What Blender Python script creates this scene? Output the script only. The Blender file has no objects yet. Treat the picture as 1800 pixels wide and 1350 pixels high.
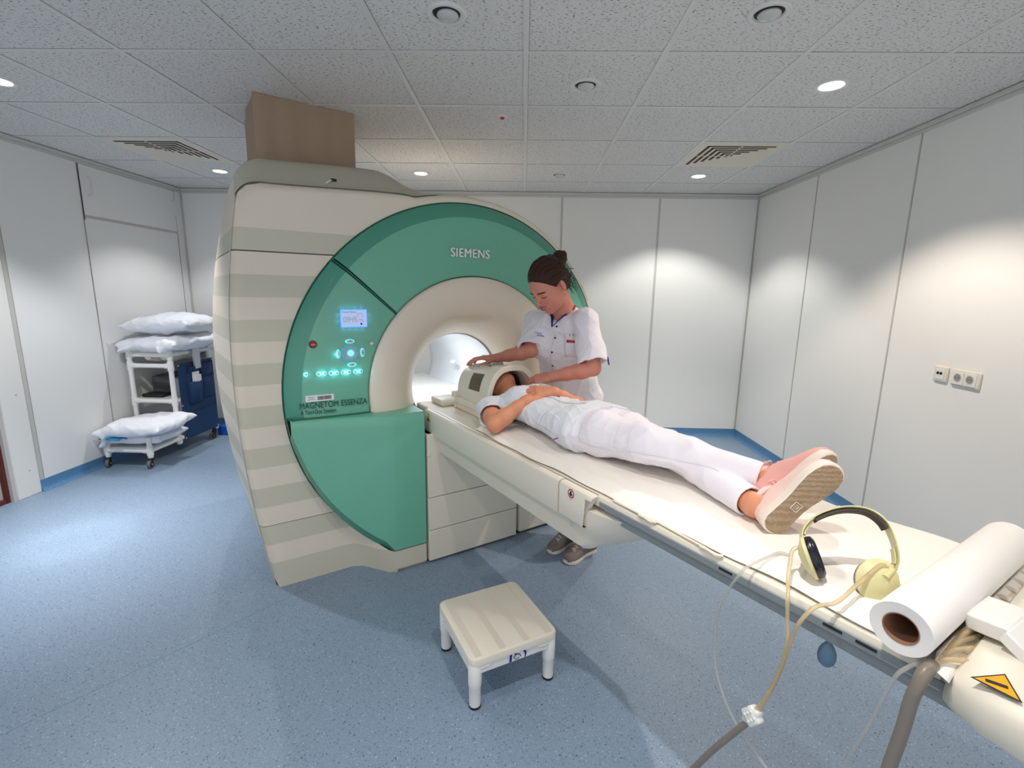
import bpy, bmesh, math, random
import numpy as np
from mathutils import Vector, Matrix
C = bpy.context.scene.collection
PI = math.pi

# ---------------------------------------------------------------- camera
HC = 1.5101
PITCH, YAW, ROLL, FPX = .1861, -.0222, .0157, 832.38
_cp, _sp, _cy, _sy = math.cos(PITCH), math.sin(PITCH), math.cos(YAW), math.sin(YAW)
_F = Vector((_sy*_cp, _cy*_cp, -_sp)); _R = Vector((_cy, -_sy, 0)); _U = _R.cross(_F)
_R2 = _R*math.cos(ROLL) + _U*math.sin(ROLL); _U2 = -_R*math.sin(ROLL) + _U*math.cos(ROLL)
cam = bpy.data.cameras.new('camera'); camo = bpy.data.objects.new('camera', cam); C.objects.link(camo)
cam.sensor_width = 36; cam.lens = FPX/1800*36; cam.clip_start = .02; cam.clip_end = 50
camo.matrix_world = Matrix(((_R2.x, _U2.x, -_F.x, 0), (_R2.y, _U2.y, -_F.y, 0), (_R2.z, _U2.z, -_F.z, HC), (0, 0, 0, 1)))
bpy.context.scene.camera = camo

# ---------------------------------------------------------------- world, exposure
wd = bpy.data.worlds.new('world'); bpy.context.scene.world = wd; wd.use_nodes = True
wd.node_tree.nodes['Background'].inputs[0].default_value = (.93, .95, 1, 1)
wd.node_tree.nodes['Background'].inputs[1].default_value = .85
vs = bpy.context.scene.view_settings
vs.view_transform = 'Standard'; vs.look = 'None'; vs.gamma = 1; vs.use_curve_mapping = False
vs.exposure = 0.28

# ---------------------------------------------------------------- lamps of the ceiling downlights
CEIL = 2.549
LIT = [(1.488, 2.60, 62, (1, .86, .74), 10), (-2.712, 2.60, 60, (.97, .97, 1), 135), (-.912, 4.40, 50, (1, .94, .87), 8), (1.488, 4.40, 38, (1, .97, .92), 40),
       (.288, .80, 20, (1, .96, .92), 34), (-.912, .80, 22, (1, .93, .86), 0), (-2.712, 4.40, 26, (.97, .98, 1), 8), (1.488, .80, 15, (1, .90, .82), 3)]
def spot(x, y, e, col, core=0):     # a reflector lamp: broad cone plus its brighter beam
    for en, ang, bl in ((e, 114, .4), (core, 62, 1.0)):
        if not en: continue
        l = bpy.data.lights.new('downlight_lamp', 'SPOT'); l.energy = en*2.1; l.color = col; l.spot_size = math.radians(ang); l.spot_blend = bl
        l.shadow_soft_size = .03
        o = bpy.data.objects.new('downlight_lamp', l); C.objects.link(o); o.location = (x, y, CEIL-.012)
for a in LIT: spot(*a)

# ---------------------------------------------------------------- colour and materials
def lin(c): return tuple((v/12.92 if v <= .04045 else ((v+.055)/1.055)**2.4) for v in c)
def rgb(r, g, b): return lin((r/255, g/255, b/255))+(1,)
def mat(name, col, rough=.5, metal=0, spec=.5, noise=0, nscale=40, bump=0, bscale=200, emis=None, es=0, trans=0, alpha=1, coat=0, sss=0, sheen=0):
    m = bpy.data.materials.new(name); m.use_nodes = True; nt = m.node_tree; b = nt.nodes['Principled BSDF']
    b.inputs['Base Color'].default_value = col; b.inputs['Roughness'].default_value = rough; b.inputs['Metallic'].default_value = metal
    b.inputs['Specular IOR Level'].default_value = spec; b.inputs['Transmission Weight'].default_value = trans; b.inputs['Alpha'].default_value = alpha
    b.inputs['Coat Weight'].default_value = coat; b.inputs['Subsurface Weight'].default_value = sss; b.inputs['Sheen Weight'].default_value = sheen
    if sss: b.inputs['Subsurface Radius'].default_value = (1, .3, .2); b.inputs['Subsurface Scale'].default_value = .006
    if emis: b.inputs['Emission Color'].default_value = emis; b.inputs['Emission Strength'].default_value = es
    if noise or bump:
        tc = nt.nodes.new('ShaderNodeTexCoord')
    if noise:
        n = nt.nodes.new('ShaderNodeTexNoise'); n.inputs['Scale'].default_value = nscale; n.inputs['Detail'].default_value = 4
        nt.links.new(tc.outputs['Object'], n.inputs['Vector'])
        mx = nt.nodes.new('ShaderNodeMix'); mx.data_type = 'RGBA'
        mx.inputs[6].default_value = tuple(max(0, c*(1-noise)) for c in col[:3])+(1,); mx.inputs[7].default_value = tuple(min(1, c*(1+noise)) for c in col[:3])+(1,)
        nt.links.new(n.outputs[0], mx.inputs[0]); nt.links.new(mx.outputs[2], b.inputs['Base Color'])
    if bump:
        n2 = nt.nodes.new('ShaderNodeTexNoise'); n2.inputs['Scale'].default_value = bscale; n2.inputs['Detail'].default_value = 3
        nt.links.new(tc.outputs['Object'], n2.inputs['Vector'])
        bp = nt.nodes.new('ShaderNodeBump'); bp.inputs['Strength'].default_value = bump; bp.inputs['Distance'].default_value = .002
        nt.links.new(n2.outputs[0], bp.inputs['Height']); nt.links.new(bp.outputs[0], b.inputs['Normal'])
    return m
M = {}
M['wall'] = mat('wall_panel', rgb(236, 236, 233), .55, noise=.012, nscale=8)
M['trim'] = mat('wall_joint', rgb(196, 194, 188), .5)
M['gap'] = mat('dark_gap', rgb(60, 58, 54), .8)
M['cream'] = mat('cream_plastic', rgb(233, 220, 202), .42, noise=.015, nscale=6)
M['cream2'] = mat('pale_cream_plastic', rgb(226, 219, 203), .35)
M['white'] = mat('white_plastic', rgb(232, 231, 226), .35)
M['pvc'] = mat('white_pipe', rgb(236, 236, 232), .3)
M['green'] = mat('green_plastic', rgb(110, 180, 154), .38, noise=.03, nscale=30, coat=.15)
M['greenshade'] = mat('shaded_green_edge', rgb(74, 150, 127), .35, coat=.2)  # outward-slanting bevel; its shade is put into a darker green
M['greenseam'] = mat('green_seam', rgb(18, 92, 74), .5)
M['sage'] = mat('sage_plastic', rgb(196, 192, 173), .5)
M['fabric'] = mat('taupe_fabric', rgb(168, 146, 124), .9, noise=.06, nscale=90, bump=.3, bscale=500)
M['paper'] = mat('bed_paper', rgb(244, 238, 229), .75, bump=.08, bscale=60)
M['roll'] = mat('roll_paper', rgb(240, 236, 230), .8)
M['card'] = mat('cardboard', rgb(150, 108, 82), .9)
M['pillow'] = mat('white_cotton', rgb(236, 238, 244), .9, bump=.2, bscale=30)
M['uniform'] = mat('white_uniform', rgb(238, 233, 240), .85, bump=.12, bscale=900)
M['uniformshade'] = mat('shaded_white_uniform', rgb(224, 227, 234), .85, bump=.12, bscale=900)  # same white cloth, with the shade on it put into a bluish grey
M['navy'] = mat('navy_cloth', rgb(10, 52, 92), .75, noise=.08, nscale=60)
M['blue'] = mat('blue_vinyl', rgb(14, 84, 190), .5)
M['cyan'] = mat('cyan_cloth', rgb(40, 150, 195), .8)
M['black'] = mat('black_rubber', rgb(24, 24, 26), .45)
M['darkgrey'] = mat('dark_grey', rgb(70, 72, 76), .5)
M['grey'] = mat('grey_plastic', rgb(160, 163, 165), .45)
M['rail'] = mat('grey_rail', rgb(134, 142, 144), .4)
M['shell'] = mat('silver_grey', rgb(206, 208, 208), .5)
M['steel'] = mat('steel', rgb(150, 150, 150), .3, metal=.8)
M['yellow'] = mat('yellow_plastic', rgb(236, 190, 30), .5)
M['orange'] = mat('warning_orange', rgb(245, 165, 20), .5)
M['red'] = mat('red_plastic', rgb(190, 16, 34), .35)
M['ink'] = mat('black_ink', rgb(28, 32, 32), .6)
M['greenink'] = mat('dark_green_ink', rgb(22, 62, 56), .6)
M['blueink'] = mat('blue_ink', rgb(20, 30, 140), .6)
M['tealink'] = mat('teal_ink', rgb(30, 130, 150), .6)
M['letter'] = mat('silver_letter', rgb(236, 238, 238), .4)
M['sticker'] = mat('white_sticker', rgb(240, 240, 240), .5)
M['lcd'] = mat('lcd_screen', rgb(60, 70, 90), .4, emis=rgb(190, 208, 250), es=.62)
M['lcdedge'] = mat('lcd_backlight', rgb(90, 160, 240), .4, emis=rgb(70, 150, 240), es=.6)
M['glow'] = mat('cyan_backlight', rgb(120, 220, 245), .4, emis=rgb(90, 220, 245), es=.9)
M['btn'] = mat('grey_button', rgb(205, 200, 195), .4)
M['lampglass'] = mat('lamp_glass_off', rgb(196, 200, 198), .15, coat=.5)
M['lamplit'] = mat('lamp_glass_lit', rgb(255, 250, 240), .3, emis=(1, .95, .86, 1), es=9)
M['lamptrim'] = mat('lamp_trim', rgb(220, 220, 217), .4)
M['skinN'] = mat('rosy_skin', rgb(208, 136, 116), .5, noise=.05, nscale=35, sss=.12)
M['skinP'] = mat('tan_skin', rgb(216, 146, 112), .5, noise=.05, nscale=35, sss=.12)
M['lips'] = mat('lips', rgb(176, 62, 66), .4)
M['teeth'] = mat('teeth', rgb(235, 225, 215), .3)
M['hair'] = mat('dark_brown_hair', rgb(54, 31, 22), .55, spec=.25, noise=.35, nscale=120, bump=.6, bscale=260)
M['pad'] = mat('black_leatherette', rgb(22, 24, 36), .25)
M['foam'] = mat('dark_foam', rgb(76, 68, 60), .9, noise=.1, nscale=300)
M['hp'] = mat('pale_yellow_plastic', rgb(222, 214, 160), .4)
M['tube'] = mat('clear_tube', rgb(236, 214, 168), .12, trans=.5, alpha=.66)
M['tubeclear'] = mat('thin_clear_tube', rgb(205, 205, 200), .12, trans=.5, alpha=.55)
M['tubegrey'] = mat('grey_hose', rgb(150, 140, 128), .35, trans=.3, alpha=.85)
M['bulb'] = mat('blue_rubber', rgb(96, 128, 152), .5)
M['pink'] = mat('pink_canvas', rgb(240, 178, 168), .8, bump=.15, bscale=700)
M['palepink'] = mat('pale_pink_canvas', rgb(244, 208, 198), .7)
M['solewhite'] = mat('white_rubber', rgb(240, 226, 212), .5)
M['greyshoe'] = mat('grey_mesh', rgb(128, 116, 110), .85, noise=.3, nscale=150)
M['navyshoe'] = mat('navy_rubber', rgb(28, 34, 52), .5)
M['purple'] = mat('purple_trim', rgb(60, 20, 110), .7)
M['navytrim'] = mat('navy_trim', rgb(18, 28, 110), .7)
M['magenta'] = mat('magenta_trim', rgb(190, 40, 110), .8)
M['rack'] = mat('rack_metal', rgb(150, 145, 135), .5)
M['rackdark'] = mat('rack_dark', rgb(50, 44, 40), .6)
M['redbrown'] = mat('red_brown_seal', rgb(96, 36, 28), .6)

def nodes_of(m): return m.node_tree.nodes, m.node_tree.links, m.node_tree.nodes['Principled BSDF']
# blue speckled vinyl floor
def floor_mat(name, base, seams):
    m = mat(name, base, .42, spec=.45); nn, ll, b = nodes_of(m)
    tc = nn.new('ShaderNodeTexCoord')
    def noise(sc, det=3):
        n = nn.new('ShaderNodeTexNoise'); n.inputs['Scale'].default_value = sc; n.inputs['Detail'].default_value = det; ll.new(tc.outputs['Object'], n.inputs['Vector']); return n.outputs[0]
    def step(inp, a, c):
        r = nn.new('ShaderNodeMapRange'); r.inputs[1].default_value = a; r.inputs[2].default_value = c; ll.new(inp, r.inputs[0]); r.clamp = True; return r.outputs[0]
    def mix(fac, a, c):
        x = nn.new('ShaderNodeMix'); x.data_type = 'RGBA'; ll.new(fac, x.inputs[0])
        if isinstance(a, tuple): x.inputs[6].default_value = a
        else: ll.new(a, x.inputs[6])
        if isinstance(c, tuple): x.inputs[7].default_value = c
        else: ll.new(c, x.inputs[7])
        return x.outputs[2]
    def vor(sc, r0, r1, keep):
        v = nn.new('ShaderNodeTexVoronoi'); v.inputs['Scale'].default_value = sc; ll.new(tc.outputs['Object'], v.inputs['Vector'])
        s = step(v.outputs['Distance'], r1, r0)
        sep = nn.new('ShaderNodeSeparateColor'); ll.new(v.outputs['Color'], sep.inputs[0])
        g = nn.new('ShaderNodeMath'); g.operation = 'GREATER_THAN'; ll.new(sep.outputs[0], g.inputs[0]); g.inputs[1].default_value = keep
        k = nn.new('ShaderNodeMath'); k.operation = 'MULTIPLY'; ll.new(s, k.inputs[0]); ll.new(g.outputs[0], k.inputs[1]); return k.outputs[0]
    dk = tuple(c*.50 for c in base[:3])+(1,); lt = tuple(min(1, c*1.45+.04) for c in base[:3])+(1,)
    c = mix(step(noise(170), .35, .65), tuple(x*.86 for x in base[:3])+(1,), tuple(x*1.1 for x in base[:3])+(1,))
    c = mix(vor(85, .14, .30, .50), c, dk)
    c = mix(vor(72, .12, .26, .68), c, lt)
    c = mix(vor(55, .10, .20, .80), c, tuple(x*.22 for x in base[:3])+(1,))
    ll.new(c, b.inputs['Base Color'])
    return m
M['floor'] = floor_mat('blue_speckled_vinyl', rgb(131, 151, 172), True)
M['base'] = floor_mat('blue_cove_vinyl', rgb(88, 134, 176), False)
# ceiling tile with pinholes and fissures
def ceil_mat():
    m = mat('fissured_ceiling_tile', rgb(226, 225, 223), .95); nn, ll, b = nodes_of(m)
    tc = nn.new('ShaderNodeTexCoord'); mp = nn.new('ShaderNodeMapping'); mp.inputs['Scale'].default_value = (.55, 1.25, 1); ll.new(tc.outputs['Object'], mp.inputs[0])
    def speck(sc, a, c, det=2):
        n = nn.new('ShaderNodeTexNoise'); n.inputs['Scale'].default_value = sc; n.inputs['Detail'].default_value = det; ll.new(mp.outputs[0], n.inputs['Vector'])
        r = nn.new('ShaderNodeMapRange'); r.inputs[1].default_value = a; r.inputs[2].default_value = c; ll.new(n.outputs[0], r.inputs[0]); return r.outputs[0]
    s1 = speck(120, .62, .67, 1); s2 = speck(260, .61, .69, 1)
    mx = nn.new('ShaderNodeMath'); mx.operation = 'MAXIMUM'; ll.new(s1, mx.inputs[0])
    h = nn.new('ShaderNodeMath'); h.operation = 'MULTIPLY'; h.inputs[1].default_value = .55; ll.new(s2, h.inputs[0]); ll.new(h.outputs[0], mx.inputs[1])
    x = nn.new('ShaderNodeMix'); x.data_type = 'RGBA'; x.inputs[6].default_value = rgb(226, 225, 223); x.inputs[7].default_value = rgb(140, 139, 137); ll.new(mx.outputs[0], x.inputs[0])
    ll.new(x.outputs[2], b.inputs['Base Color'])
    bp = nn.new('ShaderNodeBump'); bp.invert = True; bp.inputs['Strength'].default_value = .5; bp.inputs['Distance'].default_value = .003; ll.new(mx.outputs[0], bp.inputs['Height']); ll.new(bp.outputs[0], b.inputs['Normal'])
    return m
M['tile'] = ceil_mat()
# horizontal stripes moulded in the scanner cover (a 0.206 m rhythm measured from z=1.79 down), with its panel joints
def stripe_mat():
    m = mat('striped_cover', rgb(228, 217, 200), .45); nn, ll, b = nodes_of(m)
    g = nn.new('ShaderNodeNewGeometry'); sp = nn.new('ShaderNodeSeparateXYZ'); ll.new(g.outputs['Position'], sp.inputs[0]); z = sp.outputs[2]
    def mth(op, a, c=None):
        q = nn.new('ShaderNodeMath'); q.operation = op
        for i, v in enumerate((a, c)):
            if v is None: continue
            if isinstance(v, (int, float)): q.inputs[i].default_value = v
            else: ll.new(v, q.inputs[i])
        return q.outputs[0]
    t = mth('DIVIDE', mth('SUBTRACT', 1.79, z), .2062)
    st = mth('MAXIMUM', mth('MULTIPLY', mth('LESS_THAN', mth('FRACT', t), .5), mth('GREATER_THAN', t, 0)), mth('LESS_THAN', z, .1))
    x = nn.new('ShaderNodeMix'); x.data_type = 'RGBA'; x.inputs[6].default_value = rgb(228, 217, 200); x.inputs[7].default_value = rgb(204, 199, 180); ll.new(st, x.inputs[0])
    j = mth('MAXIMUM', mth('LESS_THAN', mth('ABSOLUTE', mth('SUBTRACT', z, 1.688)), .003), mth('LESS_THAN', mth('ABSOLUTE', mth('SUBTRACT', z, .349)), .0015))
    y = nn.new('ShaderNodeMix'); y.data_type = 'RGBA'; ll.new(x.outputs[2], y.inputs[6]); y.inputs[7].default_value = rgb(70, 66, 60); ll.new(j, y.inputs[0])
    ll.new(y.outputs[2], b.inputs['Base Color'])
    return m
M['stripe'] = stripe_mat()

# ---------------------------------------------------------------- geometry helpers
BW = (.8243, .5661); BB = (.5661, -.8243)
def S(u, v, z): return (u*BW[0]+v*BB[0], u*BW[1]+v*BB[1], z)     # scanner axes (across, along the table, up) to room axes
WL = {}
def unit(a): a = np.array(a, float); return a/np.linalg.norm(a)
class MB:
    def __init__(s): s.v = []; s.f = []; s.m = []
    def add(s, vs, fs, mi=0):
        n = len(s.v); s.v += [tuple(float(c) for c in p) for p in vs]; s.f += [tuple(i+n for i in f) for f in fs]; s.m += [mi]*len(fs); return s
    def box(s, a, b, mi=0):
        x0, y0, z0 = a; x1, y1, z1 = b
        return s.add([(x0, y0, z0), (x1, y0, z0), (x1, y1, z0), (x0, y1, z0), (x0, y0, z1), (x1, y0, z1), (x1, y1, z1), (x0, y1, z1)],
                     [(0, 3, 2, 1), (4, 5, 6, 7), (0, 1, 5, 4), (1, 2, 6, 5), (2, 3, 7, 6), (3, 0, 4, 7)], mi)
    def obox(s, c, ax, ay, az, mi=0):     # oriented box: centre and three half-axis vectors
        c, ax, ay, az = (np.array(q, float) for q in (c, ax, ay, az))
        P = [c+i*ax+j*ay+k*az for k in (-1, 1) for (i, j) in ((-1, -1), (1, -1), (1, 1), (-1, 1))]
        return s.add(P, [(0, 3, 2, 1), (4, 5, 6, 7), (0, 1, 5, 4), (1, 2, 6, 5), (2, 3, 7, 6), (3, 0, 4, 7)], mi)
    def rings(s, R, closed=True, cap=True, mi=0):
        n = len(R[0]); vs = [p for r in R for p in r]; fs = []
        for i in range(len(R)-1):
            for j in range(n if closed else n-1):
                k = (j+1) % n; fs.append((i*n+j, i*n+k, (i+1)*n+k, (i+1)*n+j))
        if cap: fs.append(tuple(range(n))[::-1]); fs.append(tuple((len(R)-1)*n+j for j in range(n)))
        return s.add(vs, fs, mi)
    def tube(s, path, r, n=10, cap=True, mi=0, closed=False):
        P = [np.array(p, float) for p in path]; rr = r if hasattr(r, '__len__') else [r]*len(P); R = []
        up = np.array([0, 0, 1.]); t0 = None; nrm = None
        for i, p in enumerate(P):
            if closed: t = P[(i+1) % len(P)]-P[i-1]
            else: t = P[min(i+1, len(P)-1)]-P[max(i-1, 0)]
            t = t/np.linalg.norm(t)
            if nrm is None:
                nrm = np.cross(t, up if abs(t[2]) < .9 else np.array([1., 0, 0])); nrm /= np.linalg.norm(nrm)
            else:
                nrm = nrm-t*(nrm@t); nrm /= np.linalg.norm(nrm)
            bn = np.cross(t, nrm)
            R.append([p+rr[i]*(math.cos(a)*nrm+math.sin(a)*bn) for a in (2*PI*k/n for k in range(n))])
        if closed: R.append(R[0]); cap = False
        return s.rings(R, cap=cap, mi=mi)
    def lathe(s, c, axis, prof, n=32, mi=0, cap=True):     # prof: list of (radius, height along axis)
        c = np.array(c, float); a = unit(axis); x = np.cross(a, [0, 0, 1.] if abs(a[2]) < .9 else [1., 0, 0]); x /= np.linalg.norm(x); y = np.cross(a, x)
        R = [[c+a*h+max(r, 1e-5)*(math.cos(t)*x+math.sin(t)*y) for t in (2*PI*k/n for k in range(n))] for r, h in prof]
        return s.rings(R, cap=cap, mi=mi)
    def ell(s, c, r, n=16, m=10, mi=0):
        c = np.array(c, float); R = []
        for i in range(m+1):
            a = -PI/2+PI*i/m; R.append([c+np.array([r[0]*math.cos(a)*math.cos(t), r[1]*math.cos(a)*math.sin(t), r[2]*math.sin(a)]) for t in (2*PI*k/n for k in range(n))])
        return s.rings(R, mi=mi)
    def grid(s, fn, nu, nv, mi=0):
        vs = [fn(i/(nu-1), j/(nv-1)) for i in range(nu) for j in range(nv)]
        return s.add(vs, [(i*nv+j, i*nv+j+1, (i+1)*nv+j+1, (i+1)*nv+j) for i in range(nu-1) for j in range(nv-1)], mi)
    def prism(s, poly, fn, d0, d1, mi=0):   # poly of 2D points, fn(a, b, d) -> 3D
        n = len(poly); vs = [fn(a, b, d0) for a, b in poly]+[fn(a, b, d1) for a, b in poly]
        return s.add(vs, [tuple(range(n))[::-1], tuple(range(n, 2*n))]+[(i, (i+1) % n, n+(i+1) % n, n+i) for i in range(n)], mi)
    def build(s, name, mats, parent=None, sc=False, bevel=0, seg=2, sub=0, solid=0, smooth=40, label=None, weld=False, loc=None):
        vs = [S(*p) for p in s.v] if sc else s.v
        A = np.array(vs)
        if parent is not None: off = np.array(WL[parent.name])
        elif loc is not None: off = np.array(loc, float)
        else: off = np.array([A[:, 0].mean(), A[:, 1].mean(), A[:, 2].min()])
        me = bpy.data.meshes.new(name); me.from_pydata([tuple(p) for p in (A-off)], [], s.f)
        bm = bmesh.new(); bm.from_mesh(me)
        if weld: bmesh.ops.remove_doubles(bm, verts=bm.verts, dist=1e-5)
        bmesh.ops.recalc_face_normals(bm, faces=bm.faces)
        if not weld or True:
            if len(bm.faces) == len(s.m):
                bm.faces.ensure_lookup_table()
                for f, mi in zip(bm.faces, s.m): f.material_index = mi
        bm.to_mesh(me); bm.free()
        for q in (mats if isinstance(mats, (list, tuple)) else [mats]): me.materials.append(M[q] if isinstance(q, str) else q)
        if smooth:
            me.shade_smooth()
            me.set_sharp_from_angle(angle=math.radians(smooth))
        o = bpy.data.objects.new(name, me); C.objects.link(o)
        if parent is not None: o.parent = parent; WL[o.name] = tuple(off)
        else: o.location = off; WL[o.name] = tuple(off)
        if bevel:
            q = o.modifiers.new('bevel', 'BEVEL'); q.width = bevel; q.segments = seg; q.limit_method = 'ANGLE'; q.angle_limit = math.radians(50); q.harden_normals = False
        if sub: q = o.modifiers.new('sub', 'SUBSURF'); q.levels = q.render_levels = sub
        if solid: q = o.modifiers.new('solid', 'SOLIDIFY'); q.thickness = solid; q.offset = 0
        if label: o['label'] = label
        return o
def thing(name, label, cat, loc, group=None, sc=False):
    if sc: loc = S(*loc)
    o = bpy.data.objects.new(name, None); C.objects.link(o); o.location = loc; o.empty_display_size = .05
    WL[o.name] = tuple(loc); tag(o, label, cat, group); return o
def tag(o, label, cat, group=None):
    o['label'] = label; o['category'] = cat
    if group: o['group'] = group
    return o
def struct(o): o['kind'] = 'structure'; return o
def kids(o): return [c for c in bpy.data.objects if c.parent == o]
def copy_tree(o, parent=None):
    c = o.copy(); C.objects.link(c); c.parent = parent; WL[c.name] = WL.get(o.name, (0, 0, 0))
    for k in kids(o): copy_tree(k, c)
    return c
def smooth01(t): t = min(1, max(0, t)); return t*t*(3-2*t)
def text(name, s, size, pos, ex, ey, m, parent, ext=.0008, bold=0, align='LEFT', width=None, tracking=1.0):
    cu = bpy.data.curves.new(name, 'FONT'); cu.body = s; cu.size = size; cu.extrude = ext; cu.align_x = align; cu.offset = bold; cu.space_character = tracking
    tmp = bpy.data.objects.new('tmp', cu); C.objects.link(tmp); bpy.context.view_layer.update()
    me = bpy.data.meshes.new_from_object(tmp.evaluated_get(bpy.context.evaluated_depsgraph_get())); bpy.data.objects.remove(tmp); bpy.data.curves.remove(cu)
    me.materials.clear(); me.materials.append(M[m])
    o = bpy.data.objects.new(name, me); C.objects.link(o)
    ex = Vector(unit(ex)); ey = Vector(ey); ey = (ey-ex*ey.dot(ex)).normalized(); ez = ex.cross(ey)
    mw = Matrix(((ex.x, ey.x, ez.x, pos[0]), (ex.y, ey.y, ez.y, pos[1]), (ex.z, ey.z, ez.z, pos[2]), (0, 0, 0, 1)))
    if width:
        bpy.context.view_layer.update(); w0 = o.dimensions.x
        if w0 > 0: mw = mw @ Matrix.Diagonal((width/w0, 1, 1, 1))
    if parent is not None:
        mw = Matrix.Translation(-Vector(WL[parent.name])) @ mw; o.parent = parent
    o.matrix_local = mw
    return o
WU = (BW[0], BW[1], 0); WB = (BB[0], BB[1], 0); WZ = (0, 0, 1)
# ================================================================ the room
XL, XR, YB, YF, = -3.609, 2.370, 5.137, -1.0
TX, TY = -.0122, 2.2907     # ceiling grid origin
struct(MB().box((XL-.3, YF-.1, -.06), (XR+.1, YB+.1, 0)).build('floor', 'floor', smooth=0))
# thin welded floor joint
struct(MB().obox((-1.55, 1.6, .0003), (.70, .90, 0), (.0008, -.0006, 0), (0, 0, .0002)).build('trim_8', M['base'], smooth=0))
def wallbox(name, a, b): return struct(MB().box(a, b).build(name, 'wall', smooth=0))
wallbox('wall_back', (XL-.3, YB, 0), (XR+.1, YB+.1, CEIL+.05))
wallbox('wall_right', (XR, YF-.1, 0), (XR+.1, YB, CEIL+.05))
# left wall with the doorway cut out (y 2.0 .. 3.085)
# the end of the room behind the camera is left open
struct(MB().box((XL-.1, 3.085, 0), (XL, YB, CEIL+.05)).box((XL-.1, YF, 0), (XL, 2.05, CEIL+.05)).box((XL-.1, 2.05, 2.15), (XL, 3.085, CEIL+.05)).build('wall_left', 'wall', smooth=0))
# ceiling: tiles with a real T-bar grid
struct(MB().box((XL-.3, YF-.1, CEIL), (XR+.1, YB+.1, CEIL+.05)).build('ceiling', 'tile', smooth=0))
g = MB(); g2 = MB()
for k in range(-7, 5):
    x = TX+.6*k
    if XL < x < XR: g.box((x-.012, YF, CEIL-.004), (x+.012, YB, CEIL+.001))
for k in range(-6, 6):
    y = TY+.6*k
    if YF < y < YB:
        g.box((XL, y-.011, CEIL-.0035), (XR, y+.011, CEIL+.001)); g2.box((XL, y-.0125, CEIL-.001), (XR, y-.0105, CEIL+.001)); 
for k in range(-7, 5):
    x = TX+.6*k
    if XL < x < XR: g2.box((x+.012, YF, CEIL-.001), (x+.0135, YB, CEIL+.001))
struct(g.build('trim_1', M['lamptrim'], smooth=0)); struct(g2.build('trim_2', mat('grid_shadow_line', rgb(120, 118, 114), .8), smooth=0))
# cornice angle along the walls
c = MB()
for a, b in (((XL, YB-.022, CEIL-.03), (XR, YB, CEIL-.004)), ((XL, YF, CEIL-.03), (XL+.022, YB, CEIL-.004)), ((XR-.022, YF, CEIL-.03), (XR, YB, CEIL-.004))): c.box(a, b)
for a, b in (((XL, YB-.012, CEIL-.05), (XR, YB, CEIL-.03)), ((XL, YF, CEIL-.05), (XL+.012, YB, CEIL-.03)), ((XR-.012, YF, CEIL-.05), (XR, YB, CEIL-.03))): c.box(a, b)
struct(c.build('trim_3', mat('cornice', rgb(205, 205, 200), .5), bevel=.003))
# wall panel joints: a flat strip with a shadow line
j = MB(); jd = MB()
for x in (.371-.6*5.05*0, 1.368, -.626, -1.623, -2.62): j.box((x-.009, YB-.003, .085), (x+.009, YB, CEIL-.03)); jd.box((x+.009, YB-.0015, .085), (x+.0115, YB, CEIL-.03))
for y in (4.149, 3.129, 2.109, 1.089, .069): j.box((XR-.003, y-.005, .085), (XR, y+.005, CEIL-.03)); jd.box((XR-.0015, y-.007, .085), (XR, y-.005, CEIL-.03))
for y in (3.304,): j.box((XL, y-.03, .09), (XL+.004, y, CEIL-.03))
for y, z0, z1 in ((3.304, .09, CEIL-.03), (3.262, .09, CEIL-.03), (3.962, .09, CEIL-.03), (5.03, .09, CEIL-.03)): jd.box((XL, y-.002, z0), (XL+.005, y+.002, z1))
jd.box((XR-.014, YB-.014, .085), (XR-.010, YB-.010, CEIL-.03)); j.box((XR-.012, YB-.012, .085), (XR, YB, CEIL-.03)); j.box((XL, YB-.014, .085), (XL+.014, YB, CEIL-.03))
struct(j.build('trim_4', 'trim', smooth=0)); struct(jd.build('trim_5', mat('joint_shadow', rgb(160, 156, 148), .7), smooth=0))
# blue coved skirting
def cove(name, f):
    prof = [(0, .085), (.004, .085), (.005, .03), (.012, .012), (.03, .002), (.03, 0), (0, 0)]
    return prof
def skirting(name, p0, p1, nrm):
    p0 = np.array(p0, float); p1 = np.array(p1, float); n = np.array(nrm, float)
    prof = [(.0, .085), (.004, .085), (.005, .035), (.010, .016), (.022, .004), (.034, .001), (.034, 0), (0, 0)]
    return struct(MB().rings([[np.append(p+n*d, z) for d, z in prof] for p in (p0, p1)]).build(name, 'base', smooth=60))
skirting('baseboard_back', (XL, YB), (XR, YB), (0, -1)); skirting('baseboard_right', (XR, YF), (XR, YB), (-1, 0)); skirting('baseboard_left', (XL, 3.27), (XL, YB), (1, 0))
# door surround at the far left with the open doorway beyond
struct(MB().box((XL-.1, 3.10, 0), (XL+.012, 3.266, CEIL-.03)).build('door_1', 'white', bevel=.004))
struct(MB().box((XL-.1, 3.075, 0), (XL+.004, 3.10, CEIL-.03)).box((XL-.16, 3.055, 0), (XL-.02, 3.075, 2.2), 1).box((XL-.2, 3.02, 0), (XL-.05, 3.055, 2.2)).build('trim_6', ['trim', 'redbrown'], smooth=0))
sd = MB()
for z in (.19, .755): sd.lathe((XL+.0125, 3.204, z), (1, 0, 0), [(.004, -.001), (.004, .0015), (.001, .002)], 10)
struct(sd.build('trim_7', 'steel', smooth=30))
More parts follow.
